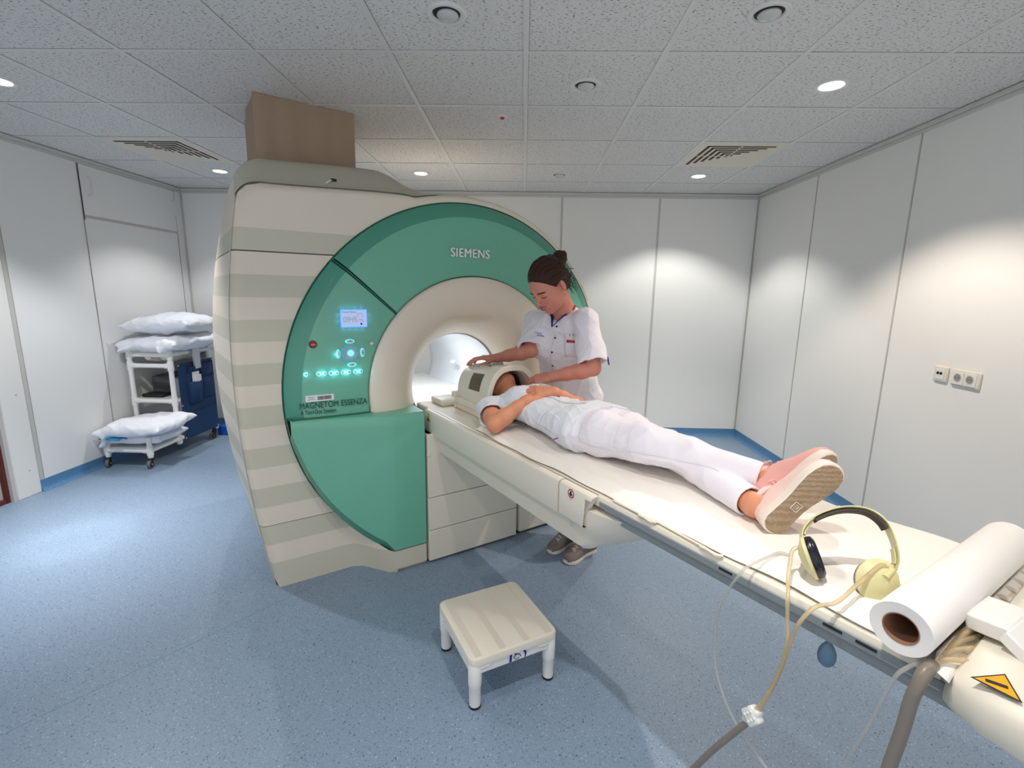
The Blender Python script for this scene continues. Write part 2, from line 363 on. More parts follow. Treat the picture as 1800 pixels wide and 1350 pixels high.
# closet behind the doorway
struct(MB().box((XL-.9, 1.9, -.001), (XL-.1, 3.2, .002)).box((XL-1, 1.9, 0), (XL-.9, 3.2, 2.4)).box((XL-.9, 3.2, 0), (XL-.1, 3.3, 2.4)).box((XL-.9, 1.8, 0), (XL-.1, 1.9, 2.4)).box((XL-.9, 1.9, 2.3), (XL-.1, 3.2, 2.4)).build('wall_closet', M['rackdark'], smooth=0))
rk = thing('equipment_rack', 'beige metal equipment rack standing inside the open doorway at far left', 'rack', (XL-.35, 2.85, 0))
MB().box((XL-.6, 2.62, .03), (XL-.12, 3.0, 1.9)).build('rack_cabinet', 'rack', rk, bevel=.006)
MB().box((XL-.12, 2.64, .45), (XL-.112, 2.985, .56)).build('rack_panel', 'rackdark', rk)
for b_ in range(3):
    for a in range(10): MB().lathe((XL-.119, 2.88+.035*b_, .12+.028*a), (1, 0, 0), [(.006, 0), (.006, .002)], 8).build('vent_hole', 'ink', rk)
MB().box((XL-.12, 2.35, .002), (XL-.02, 3.05, .03)).build('threshold', 'redbrown', rk)

# service hatch high on the left wall
h = thing('wall_cupboard', 'flush white wall cupboard front with two bow handles under the ceiling', 'cupboard', (XL, 4.5, 2.1))
MB().box((XL, 3.970, 2.100), (XL+.006, 5.026, CEIL-.055)).build('door', 'wall', h, bevel=.002)
MB().box((XL, 3.966, 2.078), (XL+.007, 5.028, 2.096)).build('rail', 'trim', h)
MB().box((XL, 3.962, 2.06), (XL+.008, 3.969, CEIL-.055)).build('frame_gap', 'gap', h)
for y in (4.035, 4.99):
    MB().tube([(XL+.004, y, 2.26), (XL+.03, y, 2.262), (XL+.038, y, 2.27), (XL+.038, y, 2.39), (XL+.03, y, 2.398), (XL+.004, y, 2.40)], .006, 8).build('handle', 'lamptrim', h)

# ---------------------------------------------------------------- ceiling fittings
def downlight(x, y, lit, label, group=None):
    t = thing('ceiling_downlight', label, 'ceiling light', (x, y, CEIL-.01), group)
    MB().lathe((x, y, CEIL), (0, 0, -1), [(.077, -.002), (.077, .004), (.070, .009), (.056, .007), (.053, .002), (.050, -.002)], 40, cap=False).build('trim_ring', 'lamptrim', t)
    if lit:
        MB().lathe((x, y, CEIL), (0, 0, -1), [(.053, .001), (.050, .006), (.03, .0095), (.001, .0105)], 32, cap=False).build('lit_lamp', 'lamplit', t)
    else:
        MB().lathe((x, y, CEIL), (0, 0, -1), [(.055, .0005), (.001, .001)], 32, cap=False).build('recess', 'ink', t)
        MB().lathe((x+.004, y+.006, CEIL), (0, 0, -1), [(.040, .0015), (.041, .006), (.034, .014), (.02, .02), (.001, .022)], 32, cap=False).build('bulb', 'lampglass', t)
    return t
downlight(-.314, 2.005, 0, 'unlit round downlight at the top edge, left of the middle ceiling bar')
downlight(.884, 1.995, 0, 'unlit round downlight in a front row tile near the upper right corner')
downlight(.286, 2.615, 0, 'unlit small downlight in the second tile row over the bed')
downlight(.286, 4.416, 0, 'unlit downlight near the back wall between two lit ones')
downlight(1.491, 2.598, 1, 'lit downlight with warm rim near the right wall, biggest of the bright ones')
downlight(-2.712, 2.60, 1, 'lit downlight cut by the left edge of the photo')
downlight(-.926, 4.405, 1, 'lit downlight just behind the top of the scanner')
downlight(1.491, 4.406, 1, 'lit downlight beside the ceiling vent in the back right corner')
for x, y in ((.288, .80), (-.912, .80), (1.488, .80)):
    downlight(x, y, 1, 'lit round downlight above the camera position', 'downlights above the viewer')
downlight(-2.712, 4.40, 1, 'lit downlight over the pillow trolley, just behind the slatted vent')

def vent(x0, y0, side, label):
    t = thing('ceiling_vent', label, 'vent', (x0+.3, y0+.3, CEIL-.006))
    x1, y1 = x0+.59, y0+.59; x0 += .01; y0 += .01
    MB().box((x0, y0, CEIL-.006), (x1, y1, CEIL)).build('plate', M['cream2'], t, bevel=.002)
    sl = MB(); z = CEIL-.0065; bars = MB()
    for k in range(6):
        d = .055+.042*k
        def xx(a): return (x1-a) if side > 0 else (x0+a)
        # slots parallel to the near edge
        a, b_ = xx(d), xx(.58-d)
        sl.box((min(a, b_), y0+d, z-.001), (max(a, b_), y0+d+.021, z+.003))
        a, b_ = xx(d), xx(d+.021)
        sl.box((min(a, b_), y0+d, z-.001), (max(a, b_), y1-d, z+.003))
        MB().box((x0+.285, y0+d-.001, z-.002), (x0+.295, y0+d+.022, z+.003)).build('grille_divider', 'cream2', t)
        bars = MB(); bars.box((min(a, b_)-.001, y0+.285, z-.002), (max(a, b_)+.001, y0+.295, z+.003)); bars.build('grille_divider', 'cream2', t)
    sl.build('slots', mat('vent_slot_dark', rgb(70, 52, 46), .8), t)
    return t
vent(TX-.6*5, TY+1.2, 1, 'square cream ceiling vent with slanted dark slots above the left wall cupboard')
vent(TX+.6*2, TY+1.2, -1, 'square cream ceiling vent with dark slots near the right wall')
dt = thing('ceiling_detector', 'tiny white ceiling detector with a red mark above the scanner', 'detector', (-.15, 3.045, CEIL))
MB().lathe((-.15, 3.045, CEIL), (0, 0, -1), [(.028, 0), (.026, .006), (.012, .009), (.001, .009)], 20).build('housing', 'lamptrim', dt)
MB().lathe((-.15, 3.045, CEIL-.009), (0, 0, -1), [(.014, 0), (.012, .008), (.001, .009)], 14).build('red_cap', 'red', dt)

# ---------------------------------------------------------------- wall sockets on the right wall
def plate(y0, y1, z0, z1, t):
    MB().box((XR-.012, y0, z0), (XR, y1, z1)).build('frame', 'cream2', t, bevel=.006, seg=3)
def wc(y, z): return (XR-.0125, y, z)
t = thing('aerial_socket', 'single cream wall socket with two round black holes on right wall', 'socket', (XR, 2.70, 1.06))
plate(2.655, 2.742, 1.065, 1.152, t)
MB().box((XR-.015, 2.672, 1.080), (XR-.010, 2.727, 1.138)).build('insert', 'white', t, bevel=.001)
for y in (2.711, 2.691):
    MB().lathe((XR-.0145, y, 1.113), (-1, 0, 0), [(.0085, 0), (.008, .003), (.004, .003), (.003, .001)], 16).build('connector', 'black', t)
t = thing('double_power_socket', 'double cream power socket with two round recesses on right wall', 'socket', (XR, 2.55, 1.06))
plate(2.463, 2.628, 1.060, 1.150, t)
for y in (2.587, 2.515):
    MB().box((XR-.0155, y-.034, 1.070), (XR-.010, y+.034, 1.138)).build('insert', 'white', t, bevel=.001)
    MB().lathe((XR-.0157, y, 1.106), (-1, 0, 0), [(.0235, 0), (.0235, .0012), (.021, .0012), (.019, -.004), (.001, -.004)], 24, cap=False).build('outlet', M['shell'], t)
    MB().lathe((XR-.0160, y, 1.106), (-1, 0, 0), [(.020, 0), (.001, .0003)], 20, cap=False).lathe((XR-.0165, y-.008, 1.106), (-1, 0, 0), [(.003, 0), (.001, .0004)], 8, mi=1).lathe((XR-.0165, y+.008, 1.106), (-1, 0, 0), [(.003, 0), (.001, .0004)], 8, mi=1).build('outlet_well', [mat('socket_well', rgb(150, 146, 136), .5), 'ink'], t)
# ================================================================ the scanner (all in scanner axes: u across, v along the table, z up)
CU, CZ, RO, RI, RB = 1.33, .98, 1.03, .628, .30
BCZ = .965
sc_t = thing('mri_scanner', 'large cream and green MRI scanner with striped cover and round tunnel opening', 'MRI scanner', (1.2, -3.2, 0), sc=True)
def ul(z): return .100+.105*((z-1.12)/1.10)**2 if z < 1.12 else .100+.075*((z-1.12)/.8)**2
def top_z(u, v):
    flat = 1.985+.03*smooth01((u-.2)/.8)
    d = RO+.045
    circ = CZ+math.sqrt(max(0, d*d-(u-CU)**2)) if abs(u-CU) < d else 0
    lift = .165*smooth01((-v-2.50)/.30)*(1-smooth01((u-.86)/.42))
    base = flat if u < 1.0 else max(circ, flat-(u-1.0)*.35)
    return base+lift
def outline(v, inset=0, n=1):
    d = (-v-2.5)
    bul = .05*smooth01(d/.8)
    P = []
    def L(z): return ul(z)-bul*math.sin(PI*min(1, max(0, (z+.2)/2.4)))+inset
    zt = 1.985+.165*smooth01(d/.30)-inset
    rc = .11+.04*smooth01(d/.3)
    for i in range(30): z = (zt-rc)*i/29; P.append((L(z), z))
    x0 = L(zt-rc)
    for i in range(1, 11):
        a = PI-PI/2*i/10
        P.append((x0+rc+rc*math.cos(a)*1.0, zt-rc+rc*math.sin(a)*(1+.0)))
    ustart = x0+rc
    for i in range(1, 26):
        u = ustart+(1.30-ustart)*i/25; P.append((u, max(top_z(u, v)-inset, 0)+(zt-(top_z(ustart, v)-inset))*(1-smooth01((u-ustart)/.3))))
    R = RO+.045-inset
    R2 = R-.05*smooth01(d/1.3)
    for i in range(1, 36):
        a = math.radians(90-140*i/35); P.append((CU+R2*math.cos(a), CZ+R2*math.sin(a)))
    P.append((CU+R2*math.cos(math.radians(-50)), 0))
    return P
# outer housing lofted front to back
vs_ = [-2.535, -2.56, -2.60, -2.66, -2.72, -2.78, -2.85, -3.0, -3.2, -3.5, -3.75, -3.9]
R = []
for k, v in enumerate(vs_):
    R.append([(u, v, z) for u, z in outline(v, 0 if k < 10 else (.03 if k == 10 else .1))])
MB().rings(R, closed=True, cap=False).build('housing', 'stripe', sc_t, sc=True, smooth=50)
# the sage hood panel above the front edge
H = MB()
def hood(i, j):
    P0 = outline(-2.535-.32*j, -.004)
    k = 31+i*30; k0 = int(k); f = k-k0; a = P0[k0]; b_ = P0[min(k0+1, len(P0)-1)]
    return (a[0]*(1-f)+b_[0]*f, -2.535-.32*j, a[1]*(1-f)+b_[1]*f+.001)
H.grid(hood, 60, 16); H.build('hood', 'sage', sc_t, sc=True)
MB().tube([(.575, -2.585, 2.037), (.585, -2.586, 2.045), (.605, -2.60, 2.058)], .004, 6).build('hood_latch', 'letter', sc_t, sc=True)
MB().box((.605, -2.615, 2.055), (.632, -2.603, 2.068)).build('latch_label', 'ink', sc_t, sc=True)

# front cover between the round green field and the outline
O_ = outline(-2.535)
def cast(th):
    dx, dz = math.cos(th), math.sin(th); best = None; n = len(O_)
    for i in range(n):
        (x1, z1), (x2, z2) = O_[i], O_[(i+1) % n]
        ex, ez = x2-x1, z2-z1; den = dx*ez-dz*ex
        if abs(den) < 1e-9: continue
        t = ((x1-CU)*ez-(z1-CZ)*ex)/den; s = ((x1-CU)*dz-(z1-CZ)*dx)/den
        if t > 0 and -1e-6 <= s <= 1+1e-6 and (best is None or t < best): best = t
    return best
def vfront(u, z):
    s = smooth01((u-(.60-.05*min(1, z/.3)))/.185) if u < 1.33 else 0
    return -2.505+.185*s*(1-smooth01((z-.25)/.3))
G = MB(); rows = []
for i in range(150):
    th = math.radians(240.8-(240.8+48)*i/149)
    T = cast(th) or RO; row = []
    for j in range(17):
        t = j/16.; r = (RO-.006)+(max(T, RO)-RO+.006)*t; u = CU+r*math.cos(th); z = CZ+r*math.sin(th)
        edge = max(0, 1-(T-r)/.035)
        v = vfront(u, z)-.032*(1-math.sqrt(max(0, 1-edge*edge)))*(0 if z < .03 else 1)
        row.append((u, v, max(0.0, z)))
    rows.append(row)
G.rings(rows, closed=False, cap=False).build('front_cover', 'stripe', sc_t, sc=True, smooth=60)
# shadow joint down the front left edge
J = [(u, -2.531, z) for u, z in outline(-2.535, -.0012)[:40] if z < 1.93]
MB().tube(J, .0018, 6).build('cover_joint', M['trim'], sc_t, sc=True)
jj = []
for i in range(8): jj.append((ul(1.688)-.004-.006*math.sin(i/7*1.5), -2.54-.05*i, 1.688-.0*i))
# side maintenance flap line
# plinth below the green panel
pl = []
for k in range(25):
    u = .60+.16*k/24; pl.append((u, vfront(u, 0)))
pl += [(.783, -2.318), (.955, -2.314)]
rr = []
for z in (.0, .012, .02, .10, .125):
    ins = -.02 if z < .015 else 0
    rr.append([(u, v+ins, z) for u, v in pl[-3:]]+[(.955, -2.52, z), (.75, -2.52, z)])
MB().rings(rr).build('plinth', 'stripe', sc_t, sc=True, smooth=30)

bk = MB(); R = []
for i in range(97):
    a = 2*PI*i/96; R.append([(CU+r*math.cos(a), -2.532, max(.012, CZ+r*math.sin(a))) for r in (RO+.01, .42)])
bk.rings(R, closed=False, cap=False).build('backing_plate', 'greenseam', sc_t, sc=True)
# green field: profile of radius -> v
def ring_pt(r, th, v): return (CU+r*math.cos(th), v, CZ+r*math.sin(th))
prof = [(RO, -2.520), (RO-.004, -2.498), (RO-.022, -2.480), (RO-.080, -2.452), (RO-.10, -2.447), (RO-.20, -2.438), (RO-.30, -2.4335), (RI+.014, -2.4315), (RI+.004, -2.436), (RI+.002, -2.47)]
def sector(a0, a1, n, name, ztrim=None):
    g = MB(); R = []
    for i in range(n+1):
        th = math.radians(a0+(a1-a0)*i/n); R.append([ring_pt(r, th, v) for r, v in prof])
    g.rings(R, closed=False, cap=False, mi=0)
    nj = len(prof)
    g.m = []
    for i in range(n):
        for j in range(nj-1): g.m.append(1 if j < 3 else 0)
    return g.build(name, ['green', 'greenshade'], sc_t, sc=True, smooth=25)
upper = sector(137.4, 42.6, 90, 'upper_green_panel')
# control panel: from the upper joint down to z = .895
def control(side, name):
    g = MB(); R = []; n = 60
    for i in range(n+1):
        f = i/n; row = []
        for r, v in prof:
            a_end = PI+math.asin(min(1, (CZ-.893)/r))        # angle at which this radius meets z=.893
            a0 = math.radians(138.6); th = a0+(a_end-a0)*f
            if side < 0: th = PI-th
            row.append(ring_pt(r, th, v))
        R.append(row)
    g.rings(R, closed=False, cap=False); nj = len(prof); g.m = []
    for i in range(n):
        for j in range(nj-1): g.m.append(1 if j < 3 else 0)
    return g.build(name, ['green', 'greenshade'], sc_t, sc=True, smooth=25)
cp = control(1, 'control_panel'); control(-1, 'right_green_panel')
# dark green joints
for a in (138, 42):
    th = math.radians(a); MB().tube([ring_pt(r, th, v-.006) for r, v in prof[1:-1]], .007, 6).build('panel_joint', 'greenseam', sc_t, sc=True)
MB().tube([ring_pt(RO+.001, math.radians(237-2.5*k), -2.502+(.0 if k > 6 else 0)) for k in range(8, 115)], .0035, 6).build('rim_joint', 'greenseam', sc_t, sc=True)

# lower green panel, prow-shaped
def vlow(u): return -2.312 if u >= .78 else -2.312-(.78-u)*.265
def circ_z(u): return CZ-math.sqrt(max(0, RO*RO-(u-CU)**2))
Lr = []; us = [.318]+[.33+.05*k for k in range(9)]+[.775, .785, .87, .94, .955]
NZ = 22
def lowrow(u):
    z0 = max(circ_z(u), .127) if u > .3045 else .893; z1 = .889
    row = [(u, -2.505, z0)]
    v = vlow(u)
    if u >= .775: row = [(u, -2.49, z0)]
    bandw = .05 if u < .775 else .006
    row += [(u, v-.035 if u < .775 else v-.004, z0+.004)]
    row += [(u, v, min(z1-.02, z0+bandw))]
    for k in range(1, NZ): row.append((u, v, z0+bandw+(z1-.03-z0-bandw)*k/NZ) if z1-.03 > z0+bandw else (u, v, z1-.03))
    row += [(u, v-.001, z1-.022), (u, v-.006, z1-.008), (u, v-.016, z1), (u, -2.47, z1+.004)]
    return row
for u in us: Lr.append(lowrow(u))
e = [(p[0]+.004, p[1]-.006 if p[1] > -2.45 else p[1], p[2]) for p in lowrow(.955)]; e2 = [(.960, min(p[1]-.02, -2.34), p[2]) for p in e]; e3 = [(.960, -2.50, p[2]) for p in e]
Lr += [e, e2, e3]
gl = MB().rings(Lr, closed=False, cap=False)
n1 = len(Lr[0])-1; gl.m = []
for i in range(len(Lr)-1):
    for j in range(n1): gl.m.append(1 if j < 2 else 0)
gl.build('lower_green_panel', ['green', 'greenshade'], sc_t, sc=True, smooth=28)
MB().tube([(.315, -2.475, .892), (.33, -2.448, .892), (.50, -2.434, .892), (.64, -2.424, .892), (.70, -2.43, .892)], .006, 6).build('panel_joint', 'greenseam', sc_t, sc=True)

# funnel ring around the tunnel, trimmed at z=.885 on the table side
fp = [(RI, -2.47), (RI-.002, -2.425), (RI-.010, -2.414), (.56, -2.408), (.50, -2.414), (.455, -2.430), (.415, -2.460), (.385, -2.50), (.355, -2.545), (.332, -2.59), (.316, -2.64), (.306, -2.68)]
fc = [CZ]*4+[.978, .976, .973, .971, .969, .967, .966, .965]
def funnel():
    R = []; n = 110
    for i in range(n+1):
        f = i/n; row = []
        for (r, v), cz in zip(fp, fc):
            a_end = math.asin(min(1, (cz-.880)/r)); th = (PI+a_end)+(-a_end-(PI+a_end))*f
            row.append((CU+r*math.cos(th), v, cz+r*math.sin(th)))
        R.append(row)
    return MB().rings(R, closed=False, cap=False).build('tunnel_ring', 'cream', sc_t, sc=True, smooth=60)
funnel()
MB().lathe((CU, -2.69, BCZ), (0, -1, 0), [(.306, -.012), (.302, 0), (.299, .012)], 72, cap=False).build('tunnel_edge', mat('tunnel_joint', rgb(120, 116, 108), .6), sc_t, sc=True)
# tunnel liner, open to the back
MB().lathe((CU, -2.70, BCZ), (0, -1, 0), [(.300, 0), (.300, 1.0), (.33, 1.15), (.40, 1.22)], 72, cap=False).build('tunnel', mat('tunnel_liner', rgb(236, 238, 240), .3, coat=.3), sc_t, sc=True, smooth=60)
# skid rails and little control plate inside the tunnel
MB().box((1.06, -3.85, .80), (1.60, -2.45, .826)).build('tunnel_bed', 'white', sc_t, sc=True, bevel=.01)
MB().obox((1.583, -3.25, 1.00), (0, .035, 0), (.008, 0, .012), (.006, 0, -.003)).build('tunnel_intercom', 'cream2', sc_t, sc=True, bevel=.004)
# recessed grip on the ring
def grip():
    g = MB(); R = []
    for i in range(13):
        a = i/12; u = 1.16+.28*a; h = .012*math.sin(PI*a)
        R.append([(u, -2.405-.0, 1.372), (u, -2.411+.012*math.sin(PI*a), 1.372-.002), (u, -2.42, 1.372-h-.012)])
    return g.rings(R, closed=False, cap=False).build('ring_grip', 'cream', sc_t, sc=True)
grip()
# tunnel light: the lamp strip inside the real scanner
l = bpy.data.lights.new('tunnel_lamp', 'AREA'); l.shape = 'RECTANGLE'; l.size = .5; l.size_y = .05; l.energy = 2.2; l.color = (.86, .92, 1)
lo = bpy.data.objects.new('tunnel_lamp', l); C.objects.link(lo)
_p = Vector(S(1.33, -3.05, 1.255)); _x = Vector(WB); _y = Vector(WU); _z = Vector((0, 0, 1))
lo.matrix_world = Matrix(((_x.x, _y.x, _z.x, _p.x), (_x.y, _y.y, _z.y, _p.y), (_x.z, _y.z, _z.z, _p.z), (0, 0, 0, 1)))

# lettering and controls on the green front
VP = -2.4335
text('brand_lettering', 'SIEMENS', .0665, S(1.172, -2.426, 1.712), WU, WZ, 'letter', upper, ext=.004, width=.243, tracking=1.08)
text('brand_lettering', 'SIEMENS', .0665, S(1.1735, -2.4258, 1.7125), WU, WZ, 'letter', upper, ext=.004, width=.243, tracking=1.08)
TXD = np.array(S(.682, -2.4200, 0))-np.array(S(.362, -2.4435, 0))
text('model_lettering', 'MAGNETOM ESSENZA', .043, S(.362, -2.4425, .9440), TXD, WZ, 'greenink', cp, ext=.0006, width=.322)
text('subtitle_lettering', 'A Tim+Dot System', .030, S(.366, -2.4420, .9150), TXD, WZ, 'greenink', cp, ext=.0006, width=.165)
def pv(u, z, lift=0):
    r = math.hypot(u-CU, z-CZ)
    for (r0, v0), (r1, v1) in zip(prof[:-1], prof[1:]):
        if r1 <= r <= r0: return v0+(v1-v0)*(r0-r)/(r0-r1)+lift
    return -2.43+lift
# screen
MB().box((.574, -2.436, 1.336), (.708, -2.4300, 1.428)).build('screen_glow', 'lcdedge', cp, sc=True, bevel=.004)
scr = MB().box((.579, -2.434, 1.341), (.703, -2.4285, 1.423)).build('screen', 'lcd', cp, sc=True)
def seg7(x, z, wd_, h_, d, g):
    t_ = .0014; segs = {'a': (0, h_, wd_, h_), 'g': (0, h_/2, wd_, h_/2), 'd': (0, 0, wd_, 0), 'f': (0, h_/2, 0, h_), 'b': (wd_, h_/2, wd_, h_), 'e': (0, 0, 0, h_/2), 'c': (wd_, 0, wd_, h_/2)}
    for s in {'0': 'abcdef', '9': 'abcdfg', '4': 'bcfg'}[d]:
        x0, z0, x1, z1 = segs[s]; g.box((x+x0-t_/2+.0006*(x0 != x1), -2.4286, z+z0-t_/2+.0006*(z0 != z1)), (x+x1+t_/2-.0006*(x0 != x1), -2.4280, z+z1+t_/2-.0006*(z0 != z1)))
g = MB()
for k, d in enumerate('0949'): seg7(.5905+.0165*k, 1.367, .0105, .021, d, g)
g.build('clock_digits', M['tealink'] if 0 else mat('lcd_ink', rgb(70, 86, 130), .6), scr, sc=True)
text('screen_text', 'Head Matrix', .0105, S(.583, -2.4283, 1.4105), WU, WZ, mat and 'blueink', scr, ext=.0001, width=.07)
g = MB(); 
g.tube([(.661+.0135*math.cos(a)+.009, -2.4283, 1.392+.016*math.sin(a)) for a in np.linspace(-.2, PI+.2, 20)], .0005, 4)
g.tube([(.656, -2.4283, 1.364), (.664, -2.4283, 1.377), (.675, -2.4283, 1.379), (.688, -2.4283, 1.364)], .0005, 4)
g.box((.672, -2.4286, 1.373), (.678, -2.428, 1.3745)).lathe((.676, -2.4286, 1.3545), (0, 1, 0), [(.0052, 0), (.0052, .0006)], 14).build('head_icon', 'blueink', scr, sc=True)
# stop button
sb = MB().lathe((.443, pv(.443, 1.259)-.004, 1.259), (0, 1, 0), [(.0185, 0), (.0185, .008), (.016, .0095), (.016, .006)], 32, mi=0).lathe((.443, pv(.443, 1.259), 1.259), (0, 1, 0), [(.0148, 0), (.0145, .010), (.012, .013), (.001, .0145)], 32, mi=1).build('stop_button', ['greenseam', 'red'], cp, sc=True)
text('stop_lettering', 'STOP', .0085, S(.443, pv(.443, 1.259)+.0150, 1.2555), WU, WZ, 'sticker', sb, ext=.0003, align='CENTER')
# navigation wheel
wc_, wz_ = .617, 1.209; vw = pv(wc_, wz_)+.001
MB().lathe((wc_, vw-.004, wz_), (0, 1, 0), [(.044, 0), (.044, .004), (.040, .0045), (.001, .0045)], 40).build('wheel_glow', mat('cyan_ring', rgb(60, 160, 170), .4, emis=rgb(40, 170, 190), es=.35), cp, sc=True)
g = MB()
for k in range(8):
    a0, a1 = math.radians(45*k+3+22.5), math.radians(45*k+42+22.5); R = []
    for i in range(7):
        a = a0+(a1-a0)*i/6; R.append([(wc_+r*math.cos(a), vw+dv, wz_+r*math.sin(a)) for r, dv in ((.0195, 0), (.0195, .004), (.038, .004), (.038, 0))])
    g.rings(R, closed=True, cap=True)
g.build('wheel_button', 'grey', cp, sc=True, smooth=30)
MB().lathe((wc_, vw, wz_), (0, 1, 0), [(.016, 0), (.016, .0035), (.012, .0035), (.012, 0)], 30, cap=False).build('wheel_light', 'glow', cp, sc=True)
def ibutton(name, u, z, r, fx=1, fz=1, icon=0):
    v = pv(u, z)
    MB().lathe((u, v-.002, z), (0, 1, 0), [(r+.0035, 0), (r+.003, .0035), (.001, .004)], 24).build('button_light', 'glow', cp, sc=True)
    b_ = MB().lathe((u, v, z), (0, 1, 0), [(r, 0), (r*.96, .005), (r*.7, .0062), (.001, .0065)], 24).build(name, 'btn', cp, sc=True)
    g = MB()
    if icon % 3 == 0: g.box((u-r*.4, v+.0064, z-r*.25), (u+r*.4, v+.0070, z+r*.25))
    elif icon % 3 == 1: g.add([(u-r*.4, v+.007, z-r*.4), (u+r*.4, v+.007, z-r*.4), (u, v+.007, z+r*.4)], [(0, 1, 2)])
    else: g.tube([(u+r*.35*math.cos(a), v+.0068, z+r*.35*math.sin(a)) for a in np.linspace(0, 2*PI, 12)], .0006, 4)
    g.build('icon', 'ink', b_, sc=True)
ibutton('select_button', wc_, wz_, .0105, icon=0)
for k, (u, z) in enumerate(((.616, 1.268), (.621, 1.150), (.557, 1.207), (.676, 1.209))):
    v = pv(u, z); hz = k < 2
    ax, az = (.018, .0085) if hz else (.0085, .018)
    R = [[(u+ax*s*math.cos(a), v+dv, z+az*s*math.sin(a)) for a in np.linspace(0, 2*PI, 22)[:-1]] for s, dv in ((1.28, -.001), (1.22, .003), (1.1, .0035))]
    MB().rings(R).build('button_light', 'glow', cp, sc=True)
    R = [[(u+ax*s*math.cos(a), v+dv, z+az*s*math.sin(a)) for a in np.linspace(0, 2*PI, 22)[:-1]] for s, dv in ((1, 0), (.96, .006), (.8, .0072))]
    b_ = MB().rings(R).build('arrow_button', 'btn', cp, sc=True)
    MB().tube([(u-.004, v+.0078, z-.003), (u+.001, v+.0078, z+.004), (u+.004, v+.0078, z-.002)], .0009, 4).build('icon', 'ink', b_, sc=True)
for k, u in enumerate((.404, .462, .487, .519, .544, .577, .602, .637, .661)): ibutton('function_button', u, 1.1135, .0098, icon=k)
for u, z, e_, cc_ in ((.404, 1.1135, .012, (.2, .8, 1)), (.475, 1.1135, .03, (.2, .8, 1)), (.532, 1.1135, .03, (.2, .8, 1)), (.59, 1.1135, .03, (.2, .8, 1)), (.648, 1.1135, .025, (.2, .8, 1)), (.617, 1.208, .02, (.2, .8, 1)), (.545, 1.205, .012, (.2, .8, 1)), *((a_, b_, .004, (.2, .5, 1)) for a_, b_ in ((.59, 1.436), (.62, 1.436), (.65, 1.436), (.68, 1.436), (.59, 1.328), (.62, 1.328), (.65, 1.328), (.68, 1.328), (.566, 1.40), (.566, 1.37), (.716, 1.40), (.716, 1.37)))):
    l = bpy.data.lights.new('backlight_lamp', 'POINT'); l.energy = e_; l.color = cc_; l.shadow_soft_size = .004
    o = bpy.data.objects.new('backlight_lamp', l); C.objects.link(o); o.location = S(u, pv(u, z)+.016, z)
# inventory sticker
st = MB().box((.393, -2.450, .978), (.525, -2.4355, 1.008)).build('sticker', 'sticker', cp, sc=True)
st.location = (0, 0, 0)
g = MB(); random.seed(3); x = .447
while x < .513:
    wd_ = random.choice((.0008, .0014, .002, .0026)); g.box((x, -2.4356, .984), (min(x+wd_, .514), -2.4350, 1.003)); x += wd_+random.choice((.0009, .0014))
g.build('barcode', 'ink', st, sc=True)
g = MB()
for k, (a, b_) in enumerate(((.402, .436), (.408, .430), (.400, .438))): g.box((a, -2.4356, 1.000-.006*k), (b_, -2.4350, 1.0015-.006*k))
g.build('fine_print', 'ink', st, sc=True)
# small warning bump knobs on ring
for (u, z) in ((.7, 1.255), (.69, .905)):
    MB().lathe((u+.02, -2.413, z), (0, 1, 0), [(.009, 0), (.008, .002), (.001, .003)], 14).build('screw_cap', 'cream', sc_t, sc=True)

# base cabinet under the table
cb = MB()
for z0, z1 in ((.015, .196), (.200, .392), (.396, .76)): cb.box((.968, -2.50, z0), (1.557, -2.303, z1))
cb.build('base_drawer_fronts', 'cream2', sc_t, sc=True, bevel=.003)
MB().box((.975, -2.49, 0), (1.55, -2.325, .76)).build('base_core', 'gap', sc_t, sc=True)
MB().box((1.585, -2.50, .015), (1.90, -2.312, .86)).build('right_base', 'cream2', sc_t, sc=True, bevel=.012)
MB().box((1.59, -2.49, 0), (1.89, -2.33, .015)).build('right_base_foot', 'gap', sc_t, sc=True)

# cable duct between scanner and ceiling
cd = thing('cable_duct', 'taupe fabric-covered rectangular duct from scanner top to the ceiling', 'cable duct', (.6, -3.3, 1.95), sc=True)
def duct(i, j):
    per = [(.33, -3.07), (.86, -3.078), (.86, -3.62), (.33, -3.60)]
    z = 2.02+(CEIL-.002-2.02)*j
    s = (i*4) % 4; k = int(s); f = s-k; a, b_ = per[k], per[(k+1) % 4]
    # rounded corners and slack folds in the cloth
    u = a[0]+(b_[0]-a[0])*f; v = a[1]+(b_[1]-a[1])*f
    if k == 0: v += .008*math.sin(f*9+j*1.5)*(1-j)+.004*math.sin(f*23)
    if k == 3 or k == 1: u += .006*math.sin(f*8+j)
    return (u, v, z)
R = []
for jz in range(14):
    row = []
    for i in range(96):
        p = duct(i/96, jz/13); row.append(p)
    R.append(row)
MB().rings(R).build('fabric_cover', 'fabric', cd, sc=True, smooth=60)

# ================================================================ patient table
U0, U1, ZD = 1.037, 1.630, .870
tb = thing('patient_table', 'long cream cantilevered patient table sliding into the scanner', 'patient table', (1.333, -1.2, .4), sc=True)
